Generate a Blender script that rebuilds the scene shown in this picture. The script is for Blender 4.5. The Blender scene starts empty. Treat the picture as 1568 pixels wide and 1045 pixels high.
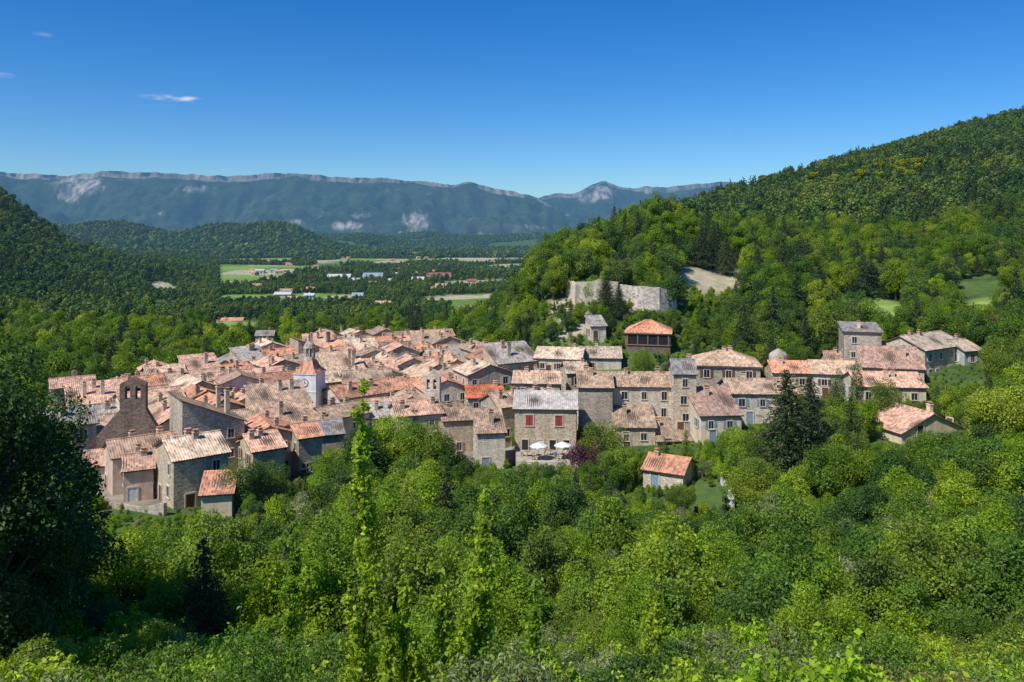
import bpy, math, numpy as np, random
from mathutils import Vector, Matrix
random.seed(7); R=np.random.RandomState(11)
F=1231.0; HV=350.0
def X(u,d): return (u-784.0)/F*d
def ZV(v,d): return (HV-v)/F*d
scene=bpy.context.scene
# ------------------------------------------------------------------ noise
def vn(x,y,seed=0):
    x=np.asarray(x,dtype=float); y=np.asarray(y,dtype=float)
    xi=np.floor(x).astype(np.int64); yi=np.floor(y).astype(np.int64)
    fx=x-xi; fy=y-yi; fx=fx*fx*(3-2*fx); fy=fy*fy*(3-2*fy)
    def h(a,b):
        n=(a*374761393+b*668265263+seed*974711)&0xffffffff
        n=((n^(n>>13))*1274126177)&0xffffffff
        return ((n^(n>>16))&0xffff)/65535.0
    return (h(xi,yi)*(1-fx)+h(xi+1,yi)*fx)*(1-fy)+(h(xi,yi+1)*(1-fx)+h(xi+1,yi+1)*fx)*fy
def fbm(x,y,o=4,seed=0):
    s=0;a=.5
    for i in range(o):
        s=s+a*vn(x*2**i,y*2**i,seed+i); a*=.5
    return s
# ------------------------------------------------------------------ terrain
TD=[0,10,20,40,60,80,100,130,160,200,240,300,400,550,700,1000,1400,2000,3000,4500,7000]
fr=[-3.5,-9,-15,-24,-30,-33.5]
fl=[-72,-85,-98,-118]
TU={-600:fr+[-36,-37,-38,-38,-38,-36,-10,40,90,60,-20]+fl,
0:fr+[-36,-38,-39,-41,-42,-43,-42,-33,-5,40,-40]+fl,
100:fr+[-35.5,-38,-39,-41,-42,-44,-46,-46,-37,-20,-45]+fl,
200:fr+[-35,-38,-39,-41,-42,-44,-48,-52,-52,-47,-60]+fl,
300:fr+[-35,-38,-39,-41,-42,-44,-48,-53,-56,-61,-66]+fl,
450:fr+[-36,-38,-39,-41,-42,-44,-48,-52,-55,-60,-66]+fl,
700:fr+[-36,-38,-39,-40,-41,-42,-47,-52,-55,-60,-66]+fl,
750:fr+[-36,-37.5,-38,-38,-38,-38,-45,-52,-55,-60,-66]+fl,
840:fr+[-36,-37,-35,-22,-12.5,-14,-22,-42,-52,-60,-66]+fl,
920:fr+[-36,-37,-34.5,-21,-11,-8,-9,-22,-42,-58,-66]+fl,
1000:fr+[-36,-36.5,-33.5,-21,-10.5,1,3,0,-12,-40,-60]+fl,
1100:fr+[-35,-35,-32,-24,-16,-6,4,20,10,-30,-55]+fl,
1200:fr+[-35,-34,-31.5,-25,-18,-10,8,30,34,0,-50]+fl,
1300:fr+[-33.5,-32,-29.5,-25,-20,-12,10,44,52,10,-50]+fl,
1430:fr+[-32.5,-30.5,-27.5,-25,-21,-11,13,50,78,40,-40]+fl,
1568:fr+[-31,-28.5,-25.5,-22,-17,-4,22,62,98,80,-20]+fl,
2200:fr+[-28,-24,-19,-13,-5,10,40,85,130,140,60]+fl}
TUk=np.array(sorted(TU)); TT=np.array([TU[k] for k in TUk],dtype=float); TDa=np.array(TD,dtype=float)
HILLS=[(425,2700,75,420,92),(330,2900,60,400,60),(190,3000,95,500,88),(60,3200,80,500,80),(-150,3000,120,600,100),(560,3600,60,500,55),(660,4300,60,500,50),(760,4600,60,500,42),(860,4300,60,600,60),(500,4800,200,500,60)]
def terr(x,y):
    x=np.asarray(x,dtype=float); y=np.asarray(y,dtype=float)
    yy=np.maximum(y,12.0); u=np.clip(x/yy*F+784,-600,2200); d=np.clip(y,0,7000)
    i=np.clip(np.searchsorted(TUk,u,side='right')-1,0,len(TUk)-2)
    j=np.clip(np.searchsorted(TDa,d,side='right')-1,0,len(TDa)-2)
    a=(u-TUk[i])/(TUk[i+1]-TUk[i]); b=(d-TDa[j])/(TDa[j+1]-TDa[j])
    z=(TT[i,j]*(1-a)+TT[i+1,j]*a)*(1-b)+(TT[i,j+1]*(1-a)+TT[i+1,j+1]*a)*b
    for (hu,hd,su,sd,h) in HILLS:
        z=z+h*np.exp(-((u-hu)/su)**2-((d-hd)/sd)**2)*(0.85+0.3*vn(x/150,y/150,9))
    amp=np.clip((y-250)/600,0,1)*7+0.5
    z=z+(fbm(x/70,y/70,3,3)-.45)*amp
    return z
def t1(x,y): return float(terr(np.array([x]),np.array([y]))[0])
UF=np.array([0,80,165,230,350,450,530,660,780]); DF=np.array([125,118,108,104,112,124,136,134,132])
UB=np.array([0,80,180,300,450,520,600,700,745,790]); DB=np.array([140,156,172,200,240,272,268,252,205,165])
def invillage(u,d,m=0):
    return (u>72)&(u<790)&(d>np.interp(u,UF,DF)-4-m)&(d<np.interp(u,UB,DB)+3+m)
CLR=[(1085,428,62,26),(1335,478,66,22),(880,414,34,10),(1530,464,50,8),(340,500,70,9),(150,517,80,8),(240,440,28,9),(470,458,120,9)]
def clearm(x,y,z):
    yy=np.maximum(y,12); u=x/yy*F+784; v=HV-z/yy*F
    m=np.zeros_like(u)
    for (cu,cv,ru,rv) in CLR:
        m=np.maximum(m,np.clip(1.6-1.4*(((u-cu)/ru)**2+((v-cv)/rv)**2),0,1)*(y>190))
    flat=(y>360)&(z<-46)&(u>335)&(u<900)
    f=np.clip((vn(x/110+3,y/120,21)-0.46)*8,0,1)*flat*(y<3000)
    return np.maximum(m,f)
# ------------------------------------------------------------------ mesh helpers
def mesh_np(name,V,Fc,mats,mi=None,smooth=False,attr=None):
    me=bpy.data.meshes.new(name); V=np.asarray(V,dtype=np.float32); Fc=np.asarray(Fc,dtype=np.int32)
    k=Fc.shape[1]; n=len(Fc)
    me.vertices.add(len(V)); me.vertices.foreach_set('co',V.ravel())
    me.loops.add(n*k); me.loops.foreach_set('vertex_index',Fc.ravel())
    me.polygons.add(n); me.polygons.foreach_set('loop_start',np.arange(n,dtype=np.int32)*k)
    try: me.polygons.foreach_set('loop_total',np.full(n,k,dtype=np.int32))
    except Exception: pass
    if mi is not None: me.polygons.foreach_set('material_index',np.asarray(mi,dtype=np.int32))
    if smooth: me.polygons.foreach_set('use_smooth',np.ones(n,dtype=bool))
    me.update(calc_edges=True)
    if attr:
        for an,(dom,dat) in attr.items():
            at=me.attributes.new(an,'FLOAT',dom); at.data.foreach_set('value',np.asarray(dat,dtype=np.float32))
    for m in mats: me.materials.append(m)
    return me
def link(ob,parent=None):
    scene.collection.objects.link(ob)
    if parent: ob.parent=parent
    return ob
class MB:
    def __init__(s): s.v=[];s.f=[];s.m=[]
    def add(s,vs,fs,mi=0):
        o=len(s.v); s.v+= [tuple(map(float,p)) for p in vs]
        for f in fs: s.f.append(tuple(i+o for i in f)); s.m.append(mi)
    def box(s,x0,x1,y0,y1,z0,z1,mi=0):
        s.add([(x0,y0,z0),(x1,y0,z0),(x1,y1,z0),(x0,y1,z0),(x0,y0,z1),(x1,y0,z1),(x1,y1,z1),(x0,y1,z1)],
              [(0,3,2,1),(4,5,6,7),(0,1,5,4),(1,2,6,5),(2,3,7,6),(3,0,4,7)],mi)
    def wbox(s,fr,t0,t1,z0,z1,n0,n1,mi=0):
        (ox,oy),(tx,ty),(nx,ny)=fr
        P=lambda t,n,z:(ox+tx*t+nx*n,oy+ty*t+ny*n,z)
        s.add([P(t0,n1,z0),P(t1,n1,z0),P(t1,n0,z0),P(t0,n0,z0),P(t0,n1,z1),P(t1,n1,z1),P(t1,n0,z1),P(t0,n0,z1)],
              [(0,3,2,1),(4,5,6,7),(0,1,5,4),(1,2,6,5),(2,3,7,6),(3,0,4,7)],mi)
    def prism(s,cx,cy,z0,z1,r0,r1,n=8,mi=0,ph=0.0,cap=True):
        a=[ph+2*math.pi*i/n for i in range(n)]
        vs=[(cx+r0*math.cos(t),cy+r0*math.sin(t),z0) for t in a]+[(cx+r1*math.cos(t),cy+r1*math.sin(t),z1) for t in a]
        fs=[(i,(i+1)%n,n+(i+1)%n,n+i) for i in range(n)]
        if cap: fs+=[tuple(range(n,2*n)),tuple(reversed(range(n)))]
        s.add(vs,fs,mi)
    def tube(s,p0,p1,r0,r1,n=6,mi=0):
        p0=Vector(p0);p1=Vector(p1);d=(p1-p0)
        if d.length<1e-5:return
        d.normalize(); a=d.orthogonal().normalized(); b=d.cross(a)
        vs=[p0+(a*math.cos(2*math.pi*i/n)+b*math.sin(2*math.pi*i/n))*r0 for i in range(n)]+[p1+(a*math.cos(2*math.pi*i/n)+b*math.sin(2*math.pi*i/n))*r1 for i in range(n)]
        s.add(vs,[(i,(i+1)%n,n+(i+1)%n,n+i) for i in range(n)]+[tuple(range(n,2*n))],mi)
    def patch(s,A,B,C,D,mi=0,amp=.06,per=.33):
        A,B,C,D=[np.array(p,float) for p in (A,B,C,D)]
        n=np.cross(B-A,D-A); n/=np.linalg.norm(n)
        L=np.linalg.norm(B-A); S=np.linalg.norm(D-A)
        nx=max(6,int(L/(per/3))); ny=max(2,int(S/1.1))
        a=np.linspace(0,1,nx+1)[:,None]; b=np.linspace(0,1,ny+1)[None,:]
        off=amp*np.abs(np.sin(np.pi*a*L/per))+0.04*R.rand(nx+1,ny+1)*0.5+0.09*np.sin(a*L*.7+R.rand()*6)*np.sin(b*3.1)
        P=(A[None,None]*((1-a)*(1-b))[...,None]+B*(a*(1-b))[...,None]+C*(a*b)[...,None]+D*((1-a)*b)[...,None])+n*off[...,None]
        P=P.reshape(-1,3); o=len(s.v); s.v+=[tuple(p) for p in P.tolist()]
        for i in range(nx):
            for j in range(ny):
                q=o+i*(ny+1)+j; s.f.append((q,q+ny+1,q+ny+2,q+1)); s.m.append(mi)
    def obj(s,name,mats,parent=None,smooth=False):
        me=bpy.data.meshes.new(name); me.from_pydata(s.v,[],s.f); me.polygons.foreach_set('material_index',s.m)
        if smooth: me.polygons.foreach_set('use_smooth',[True]*len(s.f))
        me.update()
        for m in mats: me.materials.append(m)
        return link(bpy.data.objects.new(name,me),parent)
def empty(name,loc,rot=0):
    e=bpy.data.objects.new(name,None); e.empty_display_size=.5; e.location=loc; e.rotation_euler=(0,0,rot); link(e); return e
# ------------------------------------------------------------------ materials
def newmat(name):
    m=bpy.data.materials.new(name); m.use_nodes=True; nt=m.node_tree; nt.nodes.clear(); return m,nt
def N(nt,t,**k):
    n=nt.nodes.new(t)
    for a,b in k.items(): setattr(n,a,b)
    return n
def ramp(nt,stops,interp='LINEAR'):
    r=N(nt,'ShaderNodeValToRGB'); r.color_ramp.interpolation=interp
    e=r.color_ramp.elements
    e[0].position=stops[0][0]; e[0].color=(*stops[0][1],1); e[1].position=stops[-1][0]; e[1].color=(*stops[-1][1],1)
    for p,c in stops[1:-1]:
        q=e.new(p); q.color=(*c,1)
    return r
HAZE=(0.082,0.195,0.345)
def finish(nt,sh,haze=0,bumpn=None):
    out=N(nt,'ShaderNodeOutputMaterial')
    if haze:  # aerial haze painted into the surface as blue emission, stronger with world Y
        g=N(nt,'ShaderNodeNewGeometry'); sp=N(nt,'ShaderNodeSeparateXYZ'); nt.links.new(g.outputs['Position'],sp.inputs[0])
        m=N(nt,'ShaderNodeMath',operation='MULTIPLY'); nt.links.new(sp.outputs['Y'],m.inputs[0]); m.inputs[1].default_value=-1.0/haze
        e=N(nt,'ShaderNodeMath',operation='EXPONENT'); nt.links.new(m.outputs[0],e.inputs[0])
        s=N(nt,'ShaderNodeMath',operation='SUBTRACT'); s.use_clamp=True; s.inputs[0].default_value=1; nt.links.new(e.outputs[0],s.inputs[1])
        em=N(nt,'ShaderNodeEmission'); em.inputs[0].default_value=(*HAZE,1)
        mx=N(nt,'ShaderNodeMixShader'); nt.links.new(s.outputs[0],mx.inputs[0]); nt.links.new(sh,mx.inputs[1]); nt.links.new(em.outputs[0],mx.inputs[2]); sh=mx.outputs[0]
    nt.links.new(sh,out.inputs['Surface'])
def principled(nt,rough=.9,spec=.2):
    p=N(nt,'ShaderNodeBsdfPrincipled'); p.inputs['Roughness'].default_value=rough; p.inputs['Specular IOR Level'].default_value=spec; return p
def mixc(nt,a,b,fac,mode='MIX'):
    m=N(nt,'ShaderNodeMix',data_type='RGBA',blend_type=mode); 
    for s,val in ((m.inputs[0],fac),(m.inputs[6],a),(m.inputs[7],b)):
        if hasattr(val,'links') or hasattr(val,'node'): nt.links.new(val,s)
        elif isinstance(val,tuple): s.default_value=(*val,1)
        else: s.default_value=val
    return m.outputs[2]
def plain(name,col,rough=.8,spec=.2,metal=0,haze=0):
    m,nt=newmat(name); p=principled(nt,rough,spec); tc=N(nt,'ShaderNodeTexCoord'); n=N(nt,'ShaderNodeTexNoise'); n.inputs['Scale'].default_value=3; n.inputs['Detail'].default_value=5
    nt.links.new(tc.outputs['Object'],n.inputs['Vector'])
    r=ramp(nt,[(.3,tuple(c*.75 for c in col)),(.7,tuple(min(1,c*1.15) for c in col))]); nt.links.new(n.outputs[0],r.inputs[0]); nt.links.new(r.outputs[0],p.inputs['Base Color'])
    p.inputs['Metallic'].default_value=metal
    finish(nt,p.outputs[0],haze); return m
def stone(name,col,contrast=.32,sc=3.2):
    m,nt=newmat(name); p=principled(nt,.95,.1); g=N(nt,'ShaderNodeNewGeometry')
    mv=N(nt,'ShaderNodeMapping'); mv.inputs['Scale'].default_value=(1,1,1.5); nt.links.new(g.outputs['Position'],mv.inputs[0])
    v=N(nt,'ShaderNodeTexVoronoi'); v.inputs['Scale'].default_value=sc; nt.links.new(mv.outputs[0],v.inputs['Vector'])
    mp=N(nt,'ShaderNodeMapping'); mp.inputs['Scale'].default_value=(1,1,.25); nt.links.new(g.outputs['Position'],mp.inputs[0])
    n=N(nt,'ShaderNodeTexNoise'); n.inputs['Scale'].default_value=.55; n.inputs['Detail'].default_value=8; n.inputs['Roughness'].default_value=.65; nt.links.new(mp.outputs[0],n.inputs['Vector'])
    bw=N(nt,'ShaderNodeSeparateColor'); nt.links.new(v.outputs['Color'],bw.inputs[0])
    r1=ramp(nt,[(0,tuple(c*(1-contrast) for c in col)),(1,tuple(min(.9,c*(1+contrast*.6)) for c in col))]); nt.links.new(bw.outputs[0],r1.inputs[0])
    r2=ramp(nt,[(.3,(.60,.57,.54)),(.6,(1.,1.,1.))]); nt.links.new(n.outputs[0],r2.inputs[0])
    c=mixc(nt,r1.outputs[0],r2.outputs[0],.9,'MULTIPLY'); nt.links.new(c,p.inputs['Base Color'])
    b=N(nt,'ShaderNodeBump'); b.inputs['Strength'].default_value=.5; b.inputs['Distance'].default_value=.06; nt.links.new(v.outputs['Distance'],b.inputs['Height']); nt.links.new(b.outputs[0],p.inputs['Normal'])
    finish(nt,p.outputs[0]); return m
def tile(name,col,var=.36):
    m,nt=newmat(name); p=principled(nt,.9,.12); tc=N(nt,'ShaderNodeTexCoord')
    mp=N(nt,'ShaderNodeMapping'); mp.inputs['Scale'].default_value=(3.0,2.0,0.0); nt.links.new(tc.outputs['Object'],mp.inputs[0])
    fl=N(nt,'ShaderNodeVectorMath',operation='FLOOR'); nt.links.new(mp.outputs[0],fl.inputs[0])
    oi=N(nt,'ShaderNodeObjectInfo'); ad=N(nt,'ShaderNodeVectorMath',operation='ADD'); nt.links.new(fl.outputs[0],ad.inputs[0]); nt.links.new(oi.outputs['Location'],ad.inputs[1])
    w=N(nt,'ShaderNodeTexWhiteNoise',noise_dimensions='3D'); nt.links.new(ad.outputs[0],w.inputs['Vector'])
    r=ramp(nt,[(0,tuple(c*(1-var) for c in col)),(.5,col),(.8,(min(1,col[0]*1.25),col[1]*1.15,col[2]*1.05)),(1,(min(1,col[0]*1.3),col[1]*1.4,col[2]*1.5))]); nt.links.new(w.outputs[0],r.inputs[0])
    g=N(nt,'ShaderNodeNewGeometry'); n=N(nt,'ShaderNodeTexNoise'); n.inputs['Scale'].default_value=.5; n.inputs['Detail'].default_value=9; n.inputs['Roughness'].default_value=.75; nt.links.new(g.outputs['Position'],n.inputs['Vector'])
    r2=ramp(nt,[(.33,(.46,.46,.47)),(.5,(.9,.9,.9)),(.7,(1.15,1.12,1.08))]); nt.links.new(n.outputs[0],r2.inputs[0])
    c=mixc(nt,r.outputs[0],r2.outputs[0],.95,'MULTIPLY')
    r3=ramp(nt,[(0,(.68,.70,.74)),(.5,(.97,.94,.93)),(1,(1.22,1.16,1.12))]); nt.links.new(oi.outputs['Random'],r3.inputs[0]); c=mixc(nt,c,r3.outputs[0],1.0,'MULTIPLY')
    nt.links.new(c,p.inputs['Base Color']); finish(nt,p.outputs[0]); return m
STN={'tan':stone('stone_tan',(.58,.475,.34)),'grey':stone('stone_grey',(.47,.41,.325)),'cream':stone('render_cream',(.73,.61,.44),.10,.8),
 'white':stone('render_white',(.84,.81,.76),.04,.6),'pink':stone('render_pink',(.66,.50,.39),.08,.7),'dark':stone('stone_dark',(.22,.165,.13),.4),'pale':stone('stone_pale',(.68,.595,.475),.28),
 'blue':stone('render_bluegrey',(.46,.46,.45),.08,.8),'rampart':stone('stone_rampart',(.60,.54,.45),.4,1.6)}
ROF={'beige':tile('tiles_beige',(.53,.39,.275)),'pink':tile('tiles_pink',(.60,.385,.28)),'orange':tile('tiles_orange',(.60,.315,.20)),'brown':tile('tiles_brown',(.39,.285,.205)),
 'grey':tile('tiles_grey',(.36,.335,.305)),'red':tile('tiles_red',(.50,.17,.09)),'sand':tile('tiles_sand',(.64,.51,.375)),'zinc':tile('roof_zinc',(.45,.43,.40),.1)}
M_eave=plain('eave_wood',(.14,.10,.07)); M_glass=plain('window_glass',(.025,.03,.035),.15,.5); M_frame=plain('window_surround',(.6,.54,.45)); M_iron=plain('iron',(.03,.03,.03),.5)
SHU={'brown':plain('shutter_brown',(.14,.07,.04)),'red':plain('shutter_red',(.33,.06,.045)),'blue':plain('shutter_blue',(.22,.32,.38)),'green':plain('shutter_green',(.12,.28,.22)),'white':plain('shutter_white',(.6,.6,.58)),'wood':plain('shutter_wood',(.28,.17,.09))}
M_bark=plain('bark',(.11,.09,.065),.95,.05)
def leafmat(name,cols,haze=0,trans=.38,spec=.2,lo=.5,hi=1.6,patch=0):
    m,nt=newmat(name); oi=N(nt,'ShaderNodeObjectInfo'); st=[(i/(len(cols)-1),c) for i,c in enumerate(cols)]
    r=ramp(nt,st); nt.links.new(oi.outputs['Random'],r.inputs[0])
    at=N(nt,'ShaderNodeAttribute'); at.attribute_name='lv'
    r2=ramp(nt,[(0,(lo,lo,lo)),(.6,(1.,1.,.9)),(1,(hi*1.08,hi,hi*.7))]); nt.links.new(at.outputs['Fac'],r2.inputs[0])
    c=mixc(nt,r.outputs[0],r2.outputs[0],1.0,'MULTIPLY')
    if patch:
        g=N(nt,'ShaderNodeNewGeometry'); n=N(nt,'ShaderNodeTexNoise'); n.inputs['Scale'].default_value=patch; n.inputs['Detail'].default_value=4; nt.links.new(g.outputs['Position'],n.inputs['Vector'])
        r4=ramp(nt,[(.36,(.68,.76,.9)),(.5,(1,1,1)),(.64,(1.5,1.3,1.0))]); nt.links.new(n.outputs[0],r4.inputs[0]); c=mixc(nt,c,r4.outputs[0],1.0,'MULTIPLY')
    p=principled(nt,.5,spec); nt.links.new(c,p.inputs['Base Color']); sh=p.outputs[0]
    if trans:
        t=N(nt,'ShaderNodeBsdfTranslucent'); c2=mixc(nt,c,(1.6,1.7,.5),.9,'MULTIPLY'); nt.links.new(c2,t.inputs[0])
        mx=N(nt,'ShaderNodeMixShader'); mx.inputs[0].default_value=trans; nt.links.new(sh,mx.inputs[1]); nt.links.new(t.outputs[0],mx.inputs[2]); sh=mx.outputs[0]
    finish(nt,sh,haze); return m
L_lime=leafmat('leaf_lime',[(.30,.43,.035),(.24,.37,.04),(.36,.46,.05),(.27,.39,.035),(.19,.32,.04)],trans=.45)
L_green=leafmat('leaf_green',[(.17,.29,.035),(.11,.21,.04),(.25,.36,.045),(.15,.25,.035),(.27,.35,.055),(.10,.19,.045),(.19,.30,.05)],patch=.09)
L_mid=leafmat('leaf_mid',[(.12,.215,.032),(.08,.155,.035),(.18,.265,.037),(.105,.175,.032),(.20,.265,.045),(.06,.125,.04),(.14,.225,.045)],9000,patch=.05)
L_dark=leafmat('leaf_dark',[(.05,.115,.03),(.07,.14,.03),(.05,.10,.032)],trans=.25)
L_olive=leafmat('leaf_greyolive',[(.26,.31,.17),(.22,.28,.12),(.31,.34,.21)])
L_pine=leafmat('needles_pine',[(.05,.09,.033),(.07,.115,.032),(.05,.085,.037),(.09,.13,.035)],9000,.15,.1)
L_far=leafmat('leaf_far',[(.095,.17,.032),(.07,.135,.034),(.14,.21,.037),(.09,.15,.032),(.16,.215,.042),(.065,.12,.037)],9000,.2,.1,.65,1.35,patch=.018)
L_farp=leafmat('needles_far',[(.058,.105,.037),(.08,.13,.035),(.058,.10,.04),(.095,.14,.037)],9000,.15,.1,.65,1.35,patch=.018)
L_purple=leafmat('leaf_purple',[(.10,.035,.06),(.12,.045,.07)],trans=.2)
L_yellow=leafmat('leaf_broom',[(.34,.36,.04),(.24,.30,.04)],trans=.2)
L_rust=leafmat('leaf_rust',[(.36,.22,.10),(.28,.18,.09)],trans=.3)
# ------------------------------------------------------------------ leaves
def leaves(C,Rr,n,size,rs,upb=.5,aspect=.55,flatz=1.0,jit=.7,shell=.72):
    C=np.asarray(C,float); Rr=np.asarray(Rr,float)
    w=Rr**2; w/=w.sum(); k=rs.choice(len(C),n,p=w)
    d=rs.normal(size=(n,3)); d[:,2]+=.25; d/=np.linalg.norm(d,axis=1)[:,None]
    rad=Rr[k]*(shell+(1.08-shell)*rs.rand(n))*(0.9+.25*rs.rand(n))
    dd=d.copy(); dd[:,2]*=flatz
    p=C[k]+dd*rad[:,None]
    nn=d*.7+np.array([0,0,upb])+rs.normal(size=(n,3))*jit; nn/=np.linalg.norm(nn,axis=1)[:,None]
    t=np.cross(nn,rs.normal(size=(n,3))); t/=np.linalg.norm(t,axis=1)[:,None]; b=np.cross(nn,t)
    s=size*(.6+.8*rs.rand(n))[:,None]
    V=np.stack([p-t*s*.5,p+b*s*aspect*.5+nn*s*.1-t*s*.05,p+t*s*.5-nn*s*.12,p-b*s*aspect*.5+nn*s*.1-t*s*.05],1).reshape(-1,3)
    Fc=np.arange(4*n).reshape(-1,4)
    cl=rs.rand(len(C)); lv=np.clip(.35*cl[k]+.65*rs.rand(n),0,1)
    return V,Fc,lv
def treemesh(name,parts,limbs,mats):
    Vs=[];Fs=[];L=[];MI=[];o=0
    for V,Fc,lv,mi in parts:
        Vs.append(V);Fs.append(Fc+o);L.append(lv);MI.append(np.full(len(Fc),mi));o+=len(V)
    if limbs and limbs.v:
        q=[f for f in limbs.f if len(f)==4]; 
        Vs.append(np.array(limbs.v)); Fs.append(np.array(q)+o); L.append(np.full(len(q),.5)); MI.append(np.full(len(q),len(mats)-1))
    return mesh_np(name,np.concatenate(Vs),np.concatenate(Fs),mats,np.concatenate(MI),False,{'lv':('FACE',np.concatenate(L))})
def decid(name,seed,H,Rd,nc,nl,ls,mat,base=.22,cr=(.26,.42),aspect=.55,stems=1,sprigs=0):
    rs=np.random.RandomState(seed); C=[];Q=[]
    cz=H*(base+(1-base)*.5); hz=H*(1-base)*.5
    for i in range(nc):
        d=rs.normal(size=3); d/=np.linalg.norm(d); f=.35+.45*rs.rand()
        r=Rd*(cr[0]+(cr[1]-cr[0])*rs.rand())
        zz=d[2]*hz*f*1.1; tap=1.0-.35*max(0,zz/hz)
        C.append((d[0]*Rd*f*tap*1.05,d[1]*Rd*f*tap*1.05,cz+zz)); Q.append(r)
    C.append((0,0,cz));Q.append(Rd*.45)
    mb=MB(); tr=.035*H
    for s_ in range(stems):
        ox,oy=(0,0) if stems==1 else rs.normal(size=2)*.25*Rd
        top=(ox*1.6+rs.normal()*.05*H,oy*1.6+rs.normal()*.05*H,H*.5)
        mb.tube((ox,oy,-.6),top,tr/stems**.5,tr*.5/stems**.5,7)
        for i in range(0,len(C),stems):
            st=.45+.5*rs.rand(); p=Vector((ox,oy,0)).lerp(Vector(top),st); mb.tube(p,C[(i+s_)%len(C)],tr*.35/stems**.5,tr*.08,4)
    n0=len(C)
    V,Fc,lv=leaves(C,Q,nl,ls,rs,aspect=aspect); parts=[(V,Fc,lv,0)]
    if sprigs:
        C2=[];Q2=[]
        for i in range(sprigs):
            k=rs.randint(n0); c=np.array(C[k]); d=rs.normal(size=3); d[2]=abs(d[2])+.5; d/=np.linalg.norm(d); L=Q[k]*(1.15+.9*rs.rand())
            mb.tube(c,c+d*L,.010,.003,3)
            for q in range(5): C2.append(c+d*L*(.7+.3*q/4)); Q2.append(ls*1.1)
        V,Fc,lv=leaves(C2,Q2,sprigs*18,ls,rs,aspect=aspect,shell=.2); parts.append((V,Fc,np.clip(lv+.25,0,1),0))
    return treemesh(name,parts,mb,[mat,M_bark])
def conifer(name,seed,H,Rd,nl,ls,mat,base=.12,irr=.25,power=.9):
    rs=np.random.RandomState(seed); mb=MB(); mb.tube((0,0,-.6),(0,0,H*.97),.02*H,.004*H,6)
    nb=max(14,int(nl/45)); C=[];Q=[]
    for i in range(nb):
        t=i/nb; z=H*(base+(1-base)*t); r=Rd*(1-t)**power*(1-irr+2*irr*rs.rand())+.04*H*.3; a=i*2.4+rs.rand()*.6
        for q in range(3):
            f=.35+.33*q; C.append((math.cos(a)*r*f,math.sin(a)*r*f,z-r*.12*f+rs.normal()*.02*H)); Q.append(max(.06*Rd,r*.24*(1.15-.25*q)))
        if i%2==0: mb.tube((0,0,z),C[-1],.006*H,.002*H,4)
    V,Fc,lv=leaves(C,Q,nl,ls,rs,upb=.3,aspect=.4,flatz=.6,shell=.4)
    return treemesh(name,[(V,Fc,lv,0)],mb,[mat,M_bark])
def cypress(name,seed,H,Rd,nl,ls,mat):
    rs=np.random.RandomState(seed); mb=MB(); mb.tube((0,0,-.6),(0,0,H*.5),.02*H,.01*H,6); C=[];Q=[]
    for i in range(26):
        t=i/25; r=Rd*(math.sin(math.pi*min(1,(t*.82+.14)))**.7)*(.85+.3*rs.rand()); C.append((rs.normal()*.08*Rd,rs.normal()*.08*Rd,H*(.06+.9*t)));Q.append(max(r,.1*Rd))
    V,Fc,lv=leaves(C,Q,nl,ls,rs,upb=.2,aspect=.4,shell=.8); return treemesh(name,[(V,Fc,lv,0)],mb,[mat,M_bark])
def sapling(name,seed,H,nst,nl,ls,mat,spread=.5):
    rs=np.random.RandomState(seed); mb=MB(); C=[];Q=[]
    for s_ in range(nst):
        h=H*(.65+.35*rs.rand()) if s_ else H
        sp=spread if s_ else .1
        p=Vector((rs.normal()*.1,rs.normal()*.1,-.5)); lean=Vector((rs.normal()*sp*.12,rs.normal()*sp*.12,1)); k=26
        for i in range(k):
            q=p+lean*(h/k)+Vector((rs.normal()*.035,rs.normal()*.035,0)); r=.045*(1-i/k)+.008; mb.tube(p,q,r,r*.9,5)
            if i>3:
                for b in range(4 if i<k-3 else 1):
                    a=rs.rand()*6.28; L=(.3+.7*rs.rand())*H*.085*(1.08-.75*(i/k)); e=q+Vector((math.cos(a)*L*.7,math.sin(a)*L*.7,L*1.0)); mb.tube(q,e,.010,.004,3)
                    for c in range(4): 
                        cc=q.lerp(e,.3+.25*c); C.append(tuple(cc));Q.append(.15)
            p=q
        C.append(tuple(p+Vector((0,0,.1)))); Q.append(.12)
    V,Fc,lv=leaves(C,Q,nl,ls,rs,aspect=.6,shell=.3); return treemesh(name,[(V,Fc,lv,0)],mb,[mat,M_bark])
def place(name,me,u,d,h,nomH,zoff=0,rot=None,wz=1.0):
    x=X(u,d); o=bpy.data.objects.new(name,me); s=h/nomH; o.location=(x,d,t1(x,d)+zoff); o.scale=(s*wz,s*wz,s); o.rotation_euler=(0,0,random.random()*6.28 if rot is None else rot); link(o); return o
def scatter(name,meshes,P,S,child):
    n=len(P); 
    if n==0:return
    k=R.randint(0,len(meshes),n)
    for i,me in enumerate(meshes):
        idx=np.where(k==i)[0]
        if len(idx)==0: continue
        p=P[idx]; s=S[idx]; a=R.rand(len(idx))*6.283
        h=.5*s*math.sqrt(2)
        V=np.stack([np.stack([p[:,0]+h*np.cos(a+j*math.pi/2),p[:,1]+h*np.sin(a+j*math.pi/2),p[:,2]],1) for j in range(4)],1).reshape(-1,3)
        m=mesh_np(name+'_sites',V,np.arange(4*len(idx)).reshape(-1,4),[])
        o=link(bpy.data.objects.new(name,m)); o.instance_type='FACES'; o.use_instance_faces_scale=True; o.instance_faces_scale=1.0
        o.show_instancer_for_render=False; o.show_instancer_for_viewport=False
        c=bpy.data.objects.new(child,me); link(c,o)
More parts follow.
